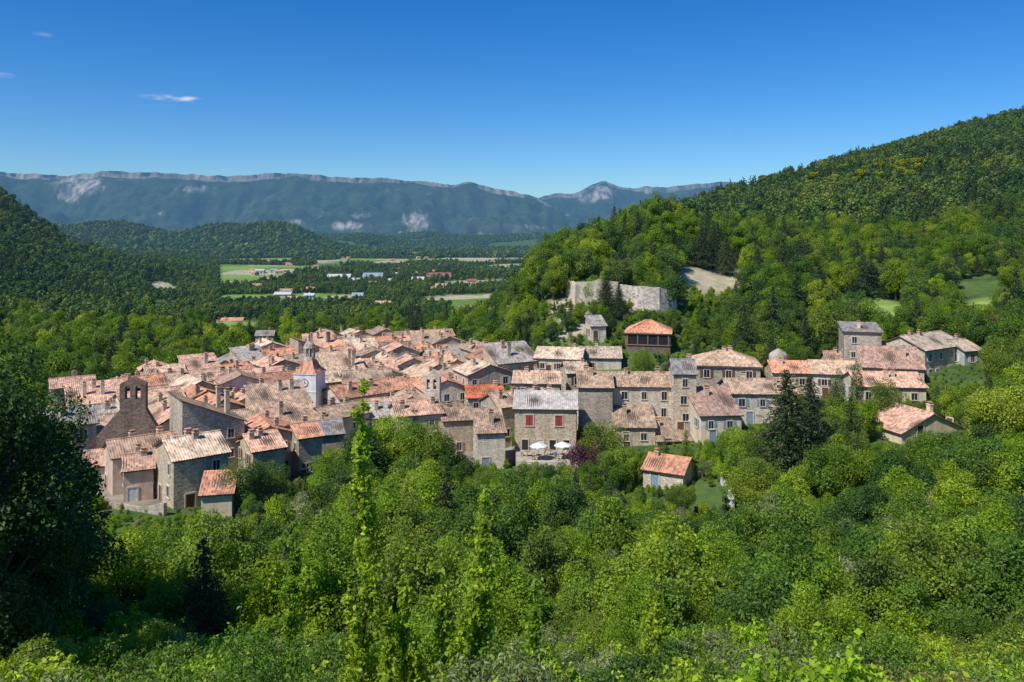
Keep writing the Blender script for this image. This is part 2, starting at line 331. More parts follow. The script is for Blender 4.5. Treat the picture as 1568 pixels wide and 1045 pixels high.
# ------------------------------------------------------------------ ground
us=np.arange(-900,2500,11.0); ys=[-60,-30,-12,0]; y=4.0
while y<12500: ys.append(y); y=y*1.016+.35
ys=np.array(ys); U,Y=np.meshgrid(us,ys); XX=(U-784)/F*np.maximum(Y,12)*(1+np.clip(-Y,0,60)/30); ZZ=terr(XX,Y)
V=np.stack([XX,Y,ZZ],-1).reshape(-1,3); nu=len(us); ny=len(ys)
ii=(np.arange(ny-1)[:,None]*nu+np.arange(nu-1)[None,:]).ravel(); Fc=np.stack([ii,ii+1,ii+nu+1,ii+nu],1)
cm=clearm(XX,Y,ZZ).ravel(); pv=invillage(U,Y).astype(float).ravel()
uu=U; vv=HV-ZZ/np.maximum(Y,12)*F
rk=(np.clip(1.5-1.3*(((uu-865)/42)**2+((vv-490)/36)**2),0,1)*(Y>165)*(Y<260)+np.clip(1.5-1.3*(((uu-243)/26)**2+((vv-440)/8)**2),0,1)*(Y>500)).clip(0,1).ravel()
gm,nt=newmat('ground'); p=principled(nt,.95,.05); g=N(nt,'ShaderNodeNewGeometry')
n=N(nt,'ShaderNodeTexNoise'); n.inputs['Scale'].default_value=.12; n.inputs['Detail'].default_value=12; n.inputs['Roughness'].default_value=.75; nt.links.new(g.outputs['Position'],n.inputs['Vector'])
base=ramp(nt,[(.35,(.035,.07,.02)),(.55,(.09,.14,.035)),(.7,(.16,.19,.06))]); nt.links.new(n.outputs[0],base.inputs[0])
vo=N(nt,'ShaderNodeTexVoronoi'); vo.inputs['Scale'].default_value=1.0; mp=N(nt,'ShaderNodeMapping'); mp.inputs['Scale'].default_value=(.011,.010,0); mp.inputs['Rotation'].default_value=(0,0,.35); nt.links.new(g.outputs['Position'],mp.inputs[0]); nt.links.new(mp.outputs[0],vo.inputs['Vector'])
sc=N(nt,'ShaderNodeSeparateColor'); nt.links.new(vo.outputs['Color'],sc.inputs[0])
fld=ramp(nt,[(0,(.17,.28,.06)),(.2,(.28,.37,.10)),(.38,(.13,.23,.05)),(.5,(.42,.40,.22)),(.7,(.22,.33,.08)),(.8,(.46,.40,.28)),(1,(.30,.38,.12))],'CONSTANT'); nt.links.new(sc.outputs[0],fld.inputs[0])
n2=N(nt,'ShaderNodeTexNoise'); n2.inputs['Scale'].default_value=.25; n2.inputs['Detail'].default_value=8; nt.links.new(g.outputs['Position'],n2.inputs['Vector'])
mr=ramp(nt,[(.3,(.65,.72,.65)),(.7,(1.2,1.15,1.1))]); nt.links.new(n2.outputs[0],mr.inputs[0]); fl2=mixc(nt,fld.outputs[0],mr.outputs[0],1.,'MULTIPLY')
a1=N(nt,'ShaderNodeAttribute'); a1.attribute_name='clear'; a2=N(nt,'ShaderNodeAttribute'); a2.attribute_name='paved'; a3=N(nt,'ShaderNodeAttribute'); a3.attribute_name='rock'
c=mixc(nt,base.outputs[0],fl2,a1.outputs['Fac']); 
pr=ramp(nt,[(.35,(.2,.17,.13)),(.65,(.34,.3,.24))]); nt.links.new(n2.outputs[0],pr.inputs[0]); c=mixc(nt,c,pr.outputs[0],a2.outputs['Fac'])
rr=ramp(nt,[(.4,(.16,.19,.08)),(.5,(.46,.39,.28)),(.7,(.6,.52,.4))]); nt.links.new(n2.outputs[0],rr.inputs[0]); c=mixc(nt,c,rr.outputs[0],a3.outputs['Fac'])
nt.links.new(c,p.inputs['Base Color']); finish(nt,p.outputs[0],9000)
link(bpy.data.objects.new('ground_terrain',mesh_np('ground_terrain',V,Fc,[gm],None,True,{'clear':('POINT',cm),'paved':('POINT',pv),'rock':('POINT',rk)})))
# ------------------------------------------------------------------ mountains
def mountain(name,sky,d0,d1,zf,seed,patches,cliffh,u0,u1):
    us=np.arange(u0,u1,3.0); su=np.array([a for a,b in sky]); sv=np.array([b for a,b in sky]); K=120
    vt=np.interp(us,su,sv)+ (fbm(us/14,us*0,4,seed)-.47)*5
    rz=ZV(vt,d1); t=np.linspace(0,1,K)[:,None]; Us=us[None,:]
    cl=cliffh*(0.35+1.1*vn(us/30,us*0,seed+5))[None,:]
    zt=rz[None,:]-cl
    tt=np.clip(t/.93,0,1); z=zf+(zt-zf)*(.30*tt+.70*tt**2.0)
    cf=np.clip((t-.93)/.02,0,1); z=z+cl*cf*cf*(3-2*cf)
    d=d0+(d1-d0)*np.clip(t/.95,0,1)*1.0
    d=d+0*Us; x=(Us-784)/F*d
    env=(np.sin(np.pi*np.clip(t/.93,0,1))**.7)
    rg=1-np.abs(2*fbm(x/900,d/1500,5,seed+1)-1); rg2=1-np.abs(2*fbm(x/260,d/600,5,seed+2)-1)
    z=z+env*((rg-.75)*560+(rg2-.75)*260)
    back=np.clip((t-.975)/.025,0,1)
    z=z-back*120; d=d+back*900+(fbm(x/120,x*0+t,3,seed+7)-.5)*260*cf
    x=(Us-784)/F*d
    vv=HV-z/d*F
    rock=np.clip((t-.925)/.006,0,1)*(1-back*.9)*np.clip(.25+.7*fbm(Us/12+0*t,t*9,3,seed+8)+.35*(vn(Us/45+0*t,t,seed+12)-.4),0,.85)
    for (pu,pv_,ru,rv,st) in patches:
        rock=np.maximum(rock,np.clip((1.4-1.3*(((Us-pu)/ru)**2+((vv-pv_)/rv)**2))*st+ (fbm(Us/6,vv/7,4,seed+9)-.5)*2.6,0,1)*((((Us-pu)/ru)**2+((vv-pv_)/rv)**2)<1.8))
    V=np.stack([x,d,z],-1).reshape(-1,3); n=len(us); ii=(np.arange(K-1)[:,None]*n+np.arange(n-1)[None,:]).ravel(); Fc=np.stack([ii,ii+1,ii+n+1,ii+n],1)
    link(bpy.data.objects.new(name,mesh_np(name,V,Fc,[MT],None,False,{'rock':('POINT',rock.ravel())})))
MT,nt=newmat('mountain'); p=principled(nt,.95,.05); g=N(nt,'ShaderNodeNewGeometry')
n=N(nt,'ShaderNodeTexNoise'); n.inputs['Scale'].default_value=.004; n.inputs['Detail'].default_value=12; n.inputs['Roughness'].default_value=.78; nt.links.new(g.outputs['Position'],n.inputs['Vector'])
b=ramp(nt,[(.36,(.015,.033,.022)),(.5,(.042,.072,.038)),(.6,(.08,.11,.055)),(.70,(.26,.26,.18))]); nt.links.new(n.outputs[0],b.inputs[0])
n3=N(nt,'ShaderNodeTexNoise'); n3.inputs['Scale'].default_value=.02; n3.inputs['Detail'].default_value=8; mp=N(nt,'ShaderNodeMapping'); mp.inputs['Scale'].default_value=(1,.3,.35); nt.links.new(g.outputs['Position'],mp.inputs[0]); nt.links.new(mp.outputs[0],n3.inputs['Vector'])
rc=ramp(nt,[(.35,(.16,.15,.14)),(.5,(.52,.46,.40)),(.7,(.82,.73,.64))]); nt.links.new(n3.outputs[0],rc.inputs[0])
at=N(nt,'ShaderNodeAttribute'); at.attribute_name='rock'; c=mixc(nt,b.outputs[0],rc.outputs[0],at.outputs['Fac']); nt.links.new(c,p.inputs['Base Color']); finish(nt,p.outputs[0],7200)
mountain('mountain_range',[(-900,250),(-200,262),(0,265),(40,266),(100,270),(160,263),(230,265),(290,268),(330,270),(400,267),(470,267),(520,272),(580,273),(640,277),(690,284),(715,279),(750,288),(800,297),(825,303),(870,330),(930,360),(1000,385),(1100,400)],5600,8600,-125,40,
  [(125,286,40,18,.9),(105,300,22,10,.8),(640,338,22,14,.7),(555,331,14,5,.5),(140,342,26,3.5,.7),(530,346,26,6,.6),(635,358,32,5,.6),(820,349,22,4,.5),(455,340,18,3.5,.6),(385,343,14,3,.5),(190,341,14,3,.4),(250,327,10,4,.3),(740,362,30,3.5,.6),(560,347,16,3,.5),(300,290,30,5,.3)],52,-900,1100)
mountain('mountain_peak',[(300,330),(700,330),(790,315),(822,303),(850,297),(880,297),(905,284),(925,278),(945,285),(970,290),(990,285),(1010,288),(1040,284),(1080,281),(1120,279),(1160,284),(1300,300),(1600,305),(2500,300)],6900,10500,-130,77,
  [(923,295,18,13,1.3),(905,303,22,8,.9),(860,330,14,3,.5),(992,292,12,6,.9)],50,300,2500)
# ------------------------------------------------------------------ houses
HOUSES=[]
def windows(mb,frm,L,h,zg,rng,dens=.75,shut=True,spacing=3.0,mi=(0,1,2),zlow=1.2,door=False,ww=.95,wh=1.35):
    n=max(1,int(L/spacing)); z=h-1.55
    while z-wh/2>zg+zlow-.6:
        for i in range(n):
            if rng.random()>dens: continue
            t=L*(i+.5)/n+rng.uniform(-.25,.25); w=ww*rng.uniform(.8,1.1); q=wh*rng.uniform(.8,1.1)
            mb.wbox(frm,t-w/2,t+w/2,z-q/2,z+q/2,0,.02,mi[0])
            mb.wbox(frm,t-w/2-.14,t-w/2,z-q/2,z+q/2,0,.09,mi[1]); mb.wbox(frm,t+w/2,t+w/2+.14,z-q/2,z+q/2,0,.09,mi[1])
            mb.wbox(frm,t-w/2-.14,t+w/2+.14,z+q/2,z+q/2+.18,0,.10,mi[1]); mb.wbox(frm,t-w/2-.2,t+w/2+.2,z-q/2-.12,z-q/2,0,.16,mi[1])
            mb.wbox(frm,t-.03,t+.03,z-q/2,z+q/2,.02,.05,mi[1])
            if shut:
                mb.wbox(frm,t-w-.16,t-w/2-.15,z-q/2,z+q/2,.01,.07,mi[2]); mb.wbox(frm,t+w/2+.15,t+w+.16,z-q/2,z+q/2,.01,.07,mi[2])
        z-=2.9
    if door:
        t=L*.3; mb.wbox(frm,t-.55,t+.55,zg-.2,zg+2.1,0,.03,mi[2]); mb.wbox(frm,t-.72,t-.55,zg-.2,zg+2.25,0,.1,mi[1]); mb.wbox(frm,t+.55,t+.72,zg-.2,zg+2.25,0,.1,mi[1]); mb.wbox(frm,t-.55,t+.55,zg+2.1,zg+2.3,0,.1,mi[1])
def slab(mb,A,B,C,D,mi):
    A,B,C,D=[Vector(p) for p in (A,B,C,D)]; n=(B-A).cross(D-A).normalized()*.14
    vs=[A,B,C,D,A-n,B-n,C-n,D-n]; mb.add(vs,[(0,1,2,3),(7,6,5,4),(0,4,5,1),(1,5,6,2),(2,6,7,3),(3,7,4,0)],mi)
def house(name,x,y,w,dp,h,rot,roof='beige',wall='tan',shut='brown',kind='gable',pitch=.36,dens=.7,axis='x',chim=1,seed=0,zg=None,shutters=True,spacing=3.0,door=True,oh=.4,win=True,wh=1.35,ww=.95):
    rng=random.Random(seed*31+5); 
    if zg is None: zg=t1(x,y)
    if axis=='y': rot+=math.pi/2; w,dp=dp,w
    e=empty(name,(x,y,zg),rot); HOUSES.append((x,y,.5*math.hypot(w,dp)))
    hw,hd=w/2,dp/2; wm=STN[wall]; b=MB(); lo=-4.0
    if kind=='gable':
        rz=h+hd*pitch
        b.add([(-hw,-hd,lo),(hw,-hd,lo),(hw,hd,lo),(-hw,hd,lo),(-hw,-hd,h),(hw,-hd,h),(hw,hd,h),(-hw,hd,h),(-hw,0,rz),(hw,0,rz)],
          [(0,1,5,4),(2,3,7,6),(1,2,6,9,5),(3,0,4,8,7)])
    elif kind=='shed':
        rz=h+dp*pitch
        b.add([(-hw,-hd,lo),(hw,-hd,lo),(hw,hd,lo),(-hw,hd,lo),(-hw,-hd,h),(hw,-hd,h),(hw,hd,rz),(-hw,hd,rz)],[(0,1,5,4),(2,3,7,6),(1,2,6,5),(3,0,4,7)])
    else:
        rz=h+hd*pitch
        b.box(-hw,hw,-hd,hd,lo,h)
    b.obj('walls',[wm],e)
    r=MB(); k=pitch; g=.1; ex=oh*.8
    if kind=='gable':
        E=[(-hw-ex,-hd-oh,h-oh*k+g),(hw+ex,-hd-oh,h-oh*k+g),(hw+ex,0,rz+g),(-hw-ex,0,rz+g)]
        G=[(hw+ex,hd+oh,h-oh*k+g),(-hw-ex,hd+oh,h-oh*k+g),(-hw-ex,0,rz+g),(hw+ex,0,rz+g)]
        for q in (E,G): slab(r,*[(a,b_,c_) for a,b_,c_ in q],1); r.patch(*[(a,b_,c_+.02) for a,b_,c_ in q],0)
        r.tube((-hw-ex,0,rz+g+.05),(hw+ex,0,rz+g+.05),.15,.15,7,0)
    elif kind=='shed':
        E=[(-hw-ex,-hd-oh,h-oh*k+g),(hw+ex,-hd-oh,h-oh*k+g),(hw+ex,hd+oh*.5,rz+oh*.5*k+g),(-hw-ex,hd+oh*.5,rz+oh*.5*k+g)]
        slab(r,*E,1); r.patch(*[(a,b_,c_+.02) for a,b_,c_ in E],0)
    else:
        i=min(hd,hw)*.95; A=(-hw-oh,-hd-oh,h-oh*k+g);B=(hw+oh,-hd-oh,h-oh*k+g);C=(hw+oh,hd+oh,h-oh*k+g);D=(-hw-oh,hd+oh,h-oh*k+g);P=(-hw+i,0,rz+g);Q=(hw-i,0,rz+g)
        for q in ((A,B,Q,P),(C,D,P,Q),(B,C,Q,(Q[0],Q[1]+.01,Q[2])),(D,A,P,(P[0],P[1]-.01,P[2]))):
            r.patch(*[(a,b_,c_+.02) for a,b_,c_ in q],0)
        r.box(-hw-oh,hw+oh,-hd-oh,hd+oh,h-oh*k-.1,h-oh*k+g-.01,1)
        r.tube(P,Q,.15,.15,7,0)
        for s_,t_ in ((A,P),(D,P),(B,Q),(C,Q)): r.tube(Vector(s_)+Vector((0,0,.06)),Vector(t_)+Vector((0,0,.06)),.12,.12,6,0)
    r.obj('roof',[ROF[roof],M_eave],e)
    if win:
        m=MB(); fs=[((-hw,-hd),(1,0),(0,-1),w),((hw,-hd),(0,1),(1,0),dp),((hw,hd),(-1,0),(0,1),w),((-hw,hd),(0,-1),(-1,0),dp)]
        for i,(o,t,n_,L) in enumerate(fs):
            windows(m,(o,t,n_),L,h,0,rng,dens if i!=2 else .5,shutters and rng.random()<.75,spacing,door=(door and i in(0,3)),wh=wh,ww=ww)
        if m.v: m.obj('windows_and_doors',[M_glass,M_frame,SHU[shut]],e)
    c=MB()
    for i in range(chim):
        cx=rng.uniform(-hw*.75,hw*.75); cy=rng.uniform(-hd*.5,hd*.6); zt=rz+.55; q=rng.uniform(.28,.42)
        c.box(cx-q,cx+q,cy-.3,cy+.3,h-.2,zt,0); c.box(cx-q-.08,cx+q+.08,cy-.38,cy+.38,zt,zt+.12,0); c.box(cx-q+.08,cx+q-.08,cy-.18,cy+.18,zt+.12,zt+.38,1); c.box(cx-q-.02,cx+q+.02,cy-.3,cy+.3,zt+.38,zt+.46,1)
    if c.v: c.obj('chimney',[STN['tan'] if rng.random()<.6 else STN['cream'],ROF['orange']],e)
    return e
HERO=[]
def hero(name,u1,u2,d,ve,vb,rot=0,dp=8,**k):
    r=math.radians(rot); W=(u2-u1)/F*d; w=max(3.5,(W-dp*abs(math.sin(r)))/math.cos(r)) if k.get('axis','x')=='x' else W
    uc=(u1+u2)/2; yc=d+(abs(w*math.sin(r))+dp*math.cos(r))/2; x=X(uc,d); x=x*(yc/d)*.5+x*.5
    zg=t1(x,yc); z=ZV(ve,d); zg=min(zg,ZV(vb,d)+.5); 
    HERO.append((u1-3,u2+3,d,vb)); return house(name,x,yc,w,dp,z-zg,r,zg=zg,seed=int(u1*7+d),**k)
hero('stone_house',215,345,100,706,790,38,8.5,roof='sand',wall='tan',dens=.35,shutters=False,chim=2,pitch=.4)
hero('rendered_house',168,236,104,722,775,25,6.5,roof='pink',wall='pink',shut='white',dens=.8,chim=2)
hero('rendered_house',112,186,112,716,750,18,7,roof='pink',wall='cream',dens=.5)
hero('garden_shed',303,357,96,758,786,12,4,roof='orange',wall='cream',kind='shed',win=False,chim=0)
hero('village_house',345,436,112,692,735,35,8,roof='pink',wall='tan',dens=.5,chim=2)
hero('village_house',432,486,118,672,706,32,7,roof='orange',wall='grey',dens=.5)
hero('village_house',458,528,128,668,700,20,7.5,roof='grey',wall='grey',dens=.6)
hero('village_house',88,190,126,668,700,30,10,roof='brown',wall='pink',dens=.4,chim=2)
hero('village_house',250,345,122,665,700,35,9,roof='pink',wall='grey',dens=.5,chim=2)
hero('village_house',722,774,124,664,708,8,7,roof='brown',wall='pale',dens=.6,kind='shed',pitch=.3,shut='blue')
hero('village_house',665,726,136,645,680,12,8,roof='brown',wall='tan',shut='wood',dens=.7)
hero('rendered_house',708,772,150,610,645,8,8,roof='red',wall='cream',shut='green',dens=.9)
hero('village_house',540,622,146,632,655,25,8,roof='beige',wall='grey',dens=.5)
hero('village_house',600,668,144,634,655,15,8,roof='pink',wall='cream',dens=.5)
hc=hero('restaurant_house',787,886,127,627,708,-3,9.5,roof='zinc',wall='tan',shut='red',win=False,chim=1,pitch=.36)
hero('village_house',785,862,150,588,610,-5,8,roof='beige',wall='tan',chim=2)
hero('village_house',818,902,168,551,580,-12,9,roof='sand',wall='cream',chim=1)
hero('village_house',886,955,172,549,575,-5,9,roof='sand',wall='pale',chim=1)
hero('village_house',862,900,158,572,600,5,8,roof='sand',wall='tan')
hero('village_house',884,940,138,594,655,-3,9,roof='brown',wall='grey',dens=.7,chim=2,pitch=.4)
hero('village_house',936,1032,140,593,660,-3,9,roof='brown',wall='pale',dens=.95,spacing=2.8,shut='brown',shutters=False,chim=2,pitch=.36)
hero('village_house',940,1004,134,655,690,-3,6,roof='beige',wall='tan',kind='shed',dens=.8,shutters=False)
hero('village_house',1000,1060,133,676,696,4,6,roof='brown',wall='grey',kind='shed',dens=.6)
hero('tower_house',1029,1067,136,573,665,-4,7,roof='grey',wall='tan',dens=.8,spacing=2.4,kind='gable',shutters=False,pitch=.5)
hero('village_house',1062,1172,150,562,615,-10,10,roof='beige',wall='grey',dens=.4,chim=2,kind='hip',pitch=.4)
hero('village_house',1112,1218,138,604,655,-3,9,roof='beige',wall='pale',dens=.7,chim=1,shut='blue')
hero('village_house',1060,1132,130,637,678,6,8,roof='pink',wall='cream',dens=.9,shut='blue',kind='shed')
hero('village_house',1180,1242,148,572,604,-6,8,roof='orange',wall='tan',dens=.9,shut='wood')
hero('village_house',1240,1322,146,575,618,-14,9,roof='beige',wall='pale',dens=.5,chim=1)
hero('village_house',1262,1312,158,556,580,-14,8,roof='pink',wall='cream',dens=.5,chim=1)
hero('village_house',1308,1416,136,594,616,-6,9,roof='pink',wall='cream',dens=.9,chim=2,shut='white')
hero('stone_tower_house',1290,1358,156,510,575,-15,8,roof='grey',wall='grey',dens=.5,kind='shed',pitch=.12,chim=1)
hero('village_house',1322,1420,148,566,592,-14,7,roof='pink',wall='cream',dens=.5,kind='shed',pitch=.42)
hero('village_house',1356,1496,154,537,590,33,10,roof='sand',wall='pale',dens=.9,chim=2,shut='white',pitch=.42)
hero('village_house',1446,1500,158,538,588,20,8,roof='sand',wall='blue',dens=.9,chim=1,shut='white',pitch=.4)
hero('rendered_house',1350,1470,118,664,682,18,8,roof='pink',wall='cream',dens=.4,axis='y',pitch=.42,chim=1)
hero('garden_house',985,1075,110,727,746,-28,6.5,roof='orange',wall='pale',dens=.9,chim=1,pitch=.4,shut='blue')
hero('stone_barn',957,1036,178,511,545,-12,9,roof='orange',wall='dark',kind='hip',pitch=.5,win=False,chim=0)
hero('stone_hut',900,926,184,500,522,10,5,roof='grey',wall='pale',kind='shed',chim=0,dens=.3)
hero('valley_house',336,372,420,493,500,10,8,roof='orange',wall='cream')
hero('valley_house',1480,1512,250,463,472,-10,7,roof='orange',wall='cream')
hero('valley_house',388,420,310,515,530,10,8,roof='grey',wall='pale')
m=MB(); e=hc
wl=[c for c in e.children if c.name.startswith('walls')][0]; w=max(v.co.x for v in wl.data.vertices)*2; h=wl.data.vertices[4].co.z
fr_=((-w/2,-9.5/2),(1,0),(0,-1))
def op(t,z0,z1,ww,mi):
    m.wbox(fr_,t-ww/2,t+ww/2,z0,z1,0,.03,mi); m.wbox(fr_,t-ww/2-.15,t-ww/2,z0,z1,0,.1,1); m.wbox(fr_,t+ww/2,t+ww/2+.15,z0,z1,0,.1,1); m.wbox(fr_,t-ww/2-.15,t+ww/2+.15,z1,z1+.18,0,.11,1); m.wbox(fr_,t-ww/2-.2,t+ww/2+.2,z0-.1,z0,0,.14,1)
    if mi==2: m.wbox(fr_,t-.02,t+.02,z0,z1,.03,.05,0)
op(w*.24,h-2.7,h-1.0,1.15,2); op(w*.72,h-2.7,h-1.0,1.15,2)
for t in (.17,.42,.62,.84): op(w*t,h-6.9,h-4.9,1.0,0 if t!=.42 else 3)
m.obj('windows_and_shutters',[M_glass,M_frame,SHU['red'],SHU['white']],e)
be=[o for o in bpy.data.objects if o.name.startswith('stone_barn')][0]; wl=[c for c in be.children if c.name.startswith('walls')][0]
xs=max(v.co.x for v in wl.data.vertices); yb=min(v.co.y for v in wl.data.vertices); zt0=max(v.co.z for v in wl.data.vertices)
m=MB()
for frx,L in ((((-xs,yb),(1,0),(0,-1)),2*xs),(((-xs,-yb),(0,-1),(-1,0)),-2*yb),(((xs,yb),(0,1),(1,0)),-2*yb)):
    m.wbox(frx,.3,L-.3,zt0-2.6,zt0-.35,0,.03,0)
    for q in range(5): m.wbox(frx,.3+(L-.8)*q/4,.5+(L-.8)*q/4,zt0-2.6,zt0-.3,.03,.2,1)
    m.wbox(frx,.1,L-.1,zt0-2.8,zt0-2.6,0,.22,1)
m.obj('gallery_posts',[M_glass,SHU['wood']],be)
# village lattice
NH=len(HOUSES)
th=math.radians(36); c_,s_=math.cos(th),math.sin(th); cnt=0
RC=['beige','beige','pink','sand','brown','orange','pink','pink','brown','grey','sand','beige','grey','orange']; WC=['tan','grey','cream','tan','pink','pale','cream','grey']; SC=list(SHU)
for i in range(-45,65):
    for j in range(-45,65):
        a=i*8.5+random.uniform(-.9,.9)+ (j%3)*1.1; b_=j*7.9+random.uniform(-.6,.6)+(j//4)*1.5
        x=a*c_-b_*s_-60; y=a*s_+b_*c_+180
        if y<100: continue
        u=x/y*F+784
        if not bool(invillage(np.array(u),np.array(y),-3)): continue
        w=random.uniform(7.4,10.6); dp=random.uniform(6.2,8.3)
        if any(math.hypot(x-hx,y-hy)<(hr*.62+3.4) for hx,hy,hr in HOUSES[:NH]) or math.hypot(x-X(474,163),y-163)<6 or math.hypot(x-X(662,152),y-152)<5 or math.hypot(x-X(205,124),y-124)<6: continue
        if abs(u-478)<34 and 134<y<160: continue
        h=random.uniform(5.2,9.0); z=t1(x,y)
        sw=random.random()<.35
        house('village_house',x,y,w if not sw else dp+.6,dp if not sw else w-.8,h,th+(math.pi/2 if sw else 0)+random.uniform(-.14,.14)+(-.25 if u>560 else 0),roof=random.choice(RC),wall=random.choice(WC),shut=random.choice(SC),dens=.6,chim=random.choice([1,1,2,2,3]),pitch=random.uniform(.34,.48),kind='gable' if random.random()<.85 else 'shed',seed=i*97+j,zg=z); cnt+=1
print('lattice houses',cnt)
# ------------------------------------------------------------------ clock tower
d=158; x=X(474,d); zg=t1(x,d); e=empty('clock_tower',(x,d,zg),math.radians(-10)); ze=ZV(571,d)-zg; a=2.3
b=MB(); b.box(-a,a,-a,a,-3,ze,0); b.box(-a-.12,a+.12,-a-.12,a+.12,ze,ze+.25,0); b.box(-a-.06,a+.06,-a-.06,a+.06,ze-3.4,ze-3.2,0); b.obj('shaft',[STN['white']],e)
b=MB(); z=ze+.25
for (z0,z1,r0,r1) in ((0,.6,a*1.5,a*1.12),(.6,1.3,a*1.12,a*.86),(1.3,2.3,a*.86,a*.62)): b.prism(0,0,z+z0,z+z1,r0,r1,4,0,math.pi/4)
b.obj('roof',[ROF['orange']],e)
b=MB(); z=ze+2.5; b.prism(0,0,z,z+.7,1.15,1.15,8,0)
for i in range(8):
    t=math.pi/8+i*math.pi/4; b.prism(math.cos(t)*.95,math.sin(t)*.95,z+.7,z+2.4,.16,.16,6,0)
b.prism(0,0,z+.7,z+2.4,.4,.4,8,1); b.prism(0,0,z+2.4,z+2.6,1.25,1.25,8,0)
for k in range(5):
    r0=1.1*math.cos(k*.3);r1=1.1*math.cos((k+1)*.3)*(1 if k<4 else .4); b.prism(0,0,z+2.6+1.1*math.sin(k*.3),z+2.6+1.1*math.sin((k+1)*.3),r0,r1,10,2)
b.tube((0,0,z+3.6),(0,0,z+6.0),.07,.03,6,1); b.tube((-.4,0,z+5.2),(.4,0,z+5.2),.05,.05,5,1)
b.obj('lantern',[STN['pale'],M_iron,STN['grey']],e)
b=MB()
for fr2 in (((-a,-a),(1,0),(0,-1)),((-a,a),(0,-1),(-1,0))):
    (ox,oy),(tx,ty),(nx,ny_)=fr2; zc=ze-1.6
    for (r,nn,mi) in ((.80,.05,1),(.68,.08,0)):
        pts=[(ox+tx*(a+r*math.cos(q*math.pi/12))+nx*nn,oy+ty*(a+r*math.cos(q*math.pi/12))+ny_*nn,zc+r*math.sin(q*math.pi/12)) for q in range(24)]
        b.add(pts,[tuple(range(24))],mi)
    b.wbox(fr2,a-.04,a+.04,zc,zc+.55,.09,.12,1); b.wbox(fr2,a,a+.4,zc-.04,zc+.04,.09,.12,1)
    b.wbox(fr2,a-.35,a+.35,ze-6.6,ze-5.2,.0,.04,2)
b.obj('clock_faces',[STN['white'],M_iron,M_glass],e); HOUSES.append((x,d,4))
# ------------------------------------------------------------------ bell gable ruin
def bellwall(name,u,d,vt,wid,rot,wall,thick=1.0,butt=True,bell=True):
    x=X(u,d); zg=t1(x,d); e=empty(name,(x,d,zg),rot); zt=ZV(vt,d)-zg; b=MB(); hw=wid/2; T=thick/2
    zb=zt-2.9; zi=zt-1.3
    b.box(-hw,hw,-T,T,-3,zb,0)
    b.box(-hw,-hw+wid*.2,-T,T,zb,zi,0); b.box(-wid*.1,wid*.1,-T,T,zb,zi,0); b.box(hw-wid*.2,hw,-T,T,zb,zi,0)
    for s in (-1,1):
        c0=s*wid*.2; r=wid*.1
        for q in range(6):
            t0=math.pi*q/6;t1_=math.pi*(q+1)/6
            xa,xb=c0+r*math.cos(t0),c0+r*math.cos(t1_); za,zb_=zi+r*math.sin(t0),zi+r*math.sin(t1_); top=zi+r+.02
            vs=[(xa,-T,za),(xb,-T,zb_),(xb,-T,top),(xa,-T,top),(xa,T,za),(xb,T,zb_),(xb,T,top),(xa,T,top)]
            b.add(vs,[(0,1,2,3)[::-1],(4,5,6,7),(0,4,5,1),(2,6,7,3)],0)
    zz=zi+wid*.1+.02
    for (p,q) in ((-hw,-hw+wid*.2),(-wid*.1,wid*.1),(hw-wid*.2,hw)): b.box(p,q,-T,T,zi,zz,0)
    b.add([(-hw,-T,zz),(hw,-T,zz),(hw,T,zz),(-hw,T,zz),(-hw,-T,zz+.25),(hw,-T,zz+.25),(hw,T,zz+.25),(-hw,T,zz+.25),(0,-T,zt+.3),(0,T,zt+.3)],[(0,1,5,8,4),(2,3,7,9,6),(1,2,6,5),(3,0,4,7),(4,8,9,7),(8,5,6,9)],0)
    if butt:
        b.add([(-hw,-T,-3),(-hw-3.2,-T,-3),(-hw-3.2,-T,zb-5.2),(-hw,-T,zb-1.5),(-hw,T,-3),(-hw-3.2,T,-3),(-hw-3.2,T,zb-5.2),(-hw,T,zb-1.5)],[(0,3,2,1)[::-1],(4,5,6,7)[::-1],(2,3,7,6),(1,2,6,5)],0)
        b.add([(hw,-T,-3),(hw+1.8,-T,-3),(hw+1.8,-T,zb-4.6),(hw,-T,zb-1.5),(hw,T,-3),(hw+1.8,T,-3),(hw+1.8,T,zb-4.6),(hw,T,zb-1.5)],[(0,1,2,3),(4,7,6,5),(2,6,7,3),(1,5,6,2)],0)
    b.obj('wall',[STN[wall]],e)
    if bell:
        b=MB()
        for s in(-1,1):
            b.prism(s*wid*.2,0,zi-.45,zi-.1,.3,.17,10,0); b.tube((s*wid*.2,0,zi-.1),(s*wid*.2,0,zi+.25),.04,.04,5,0)
        b.obj('bells',[M_iron],e)
    HERO.append((u-20,u+20,d,vt+90)); HOUSES.append((x,d,3))
bellwall('bell_gable_ruin',205,117,580,3.6,.12,'dark')
bellwall('chapel_belfry',662,148,571,3.0,-.1,'pale',1.6,False)
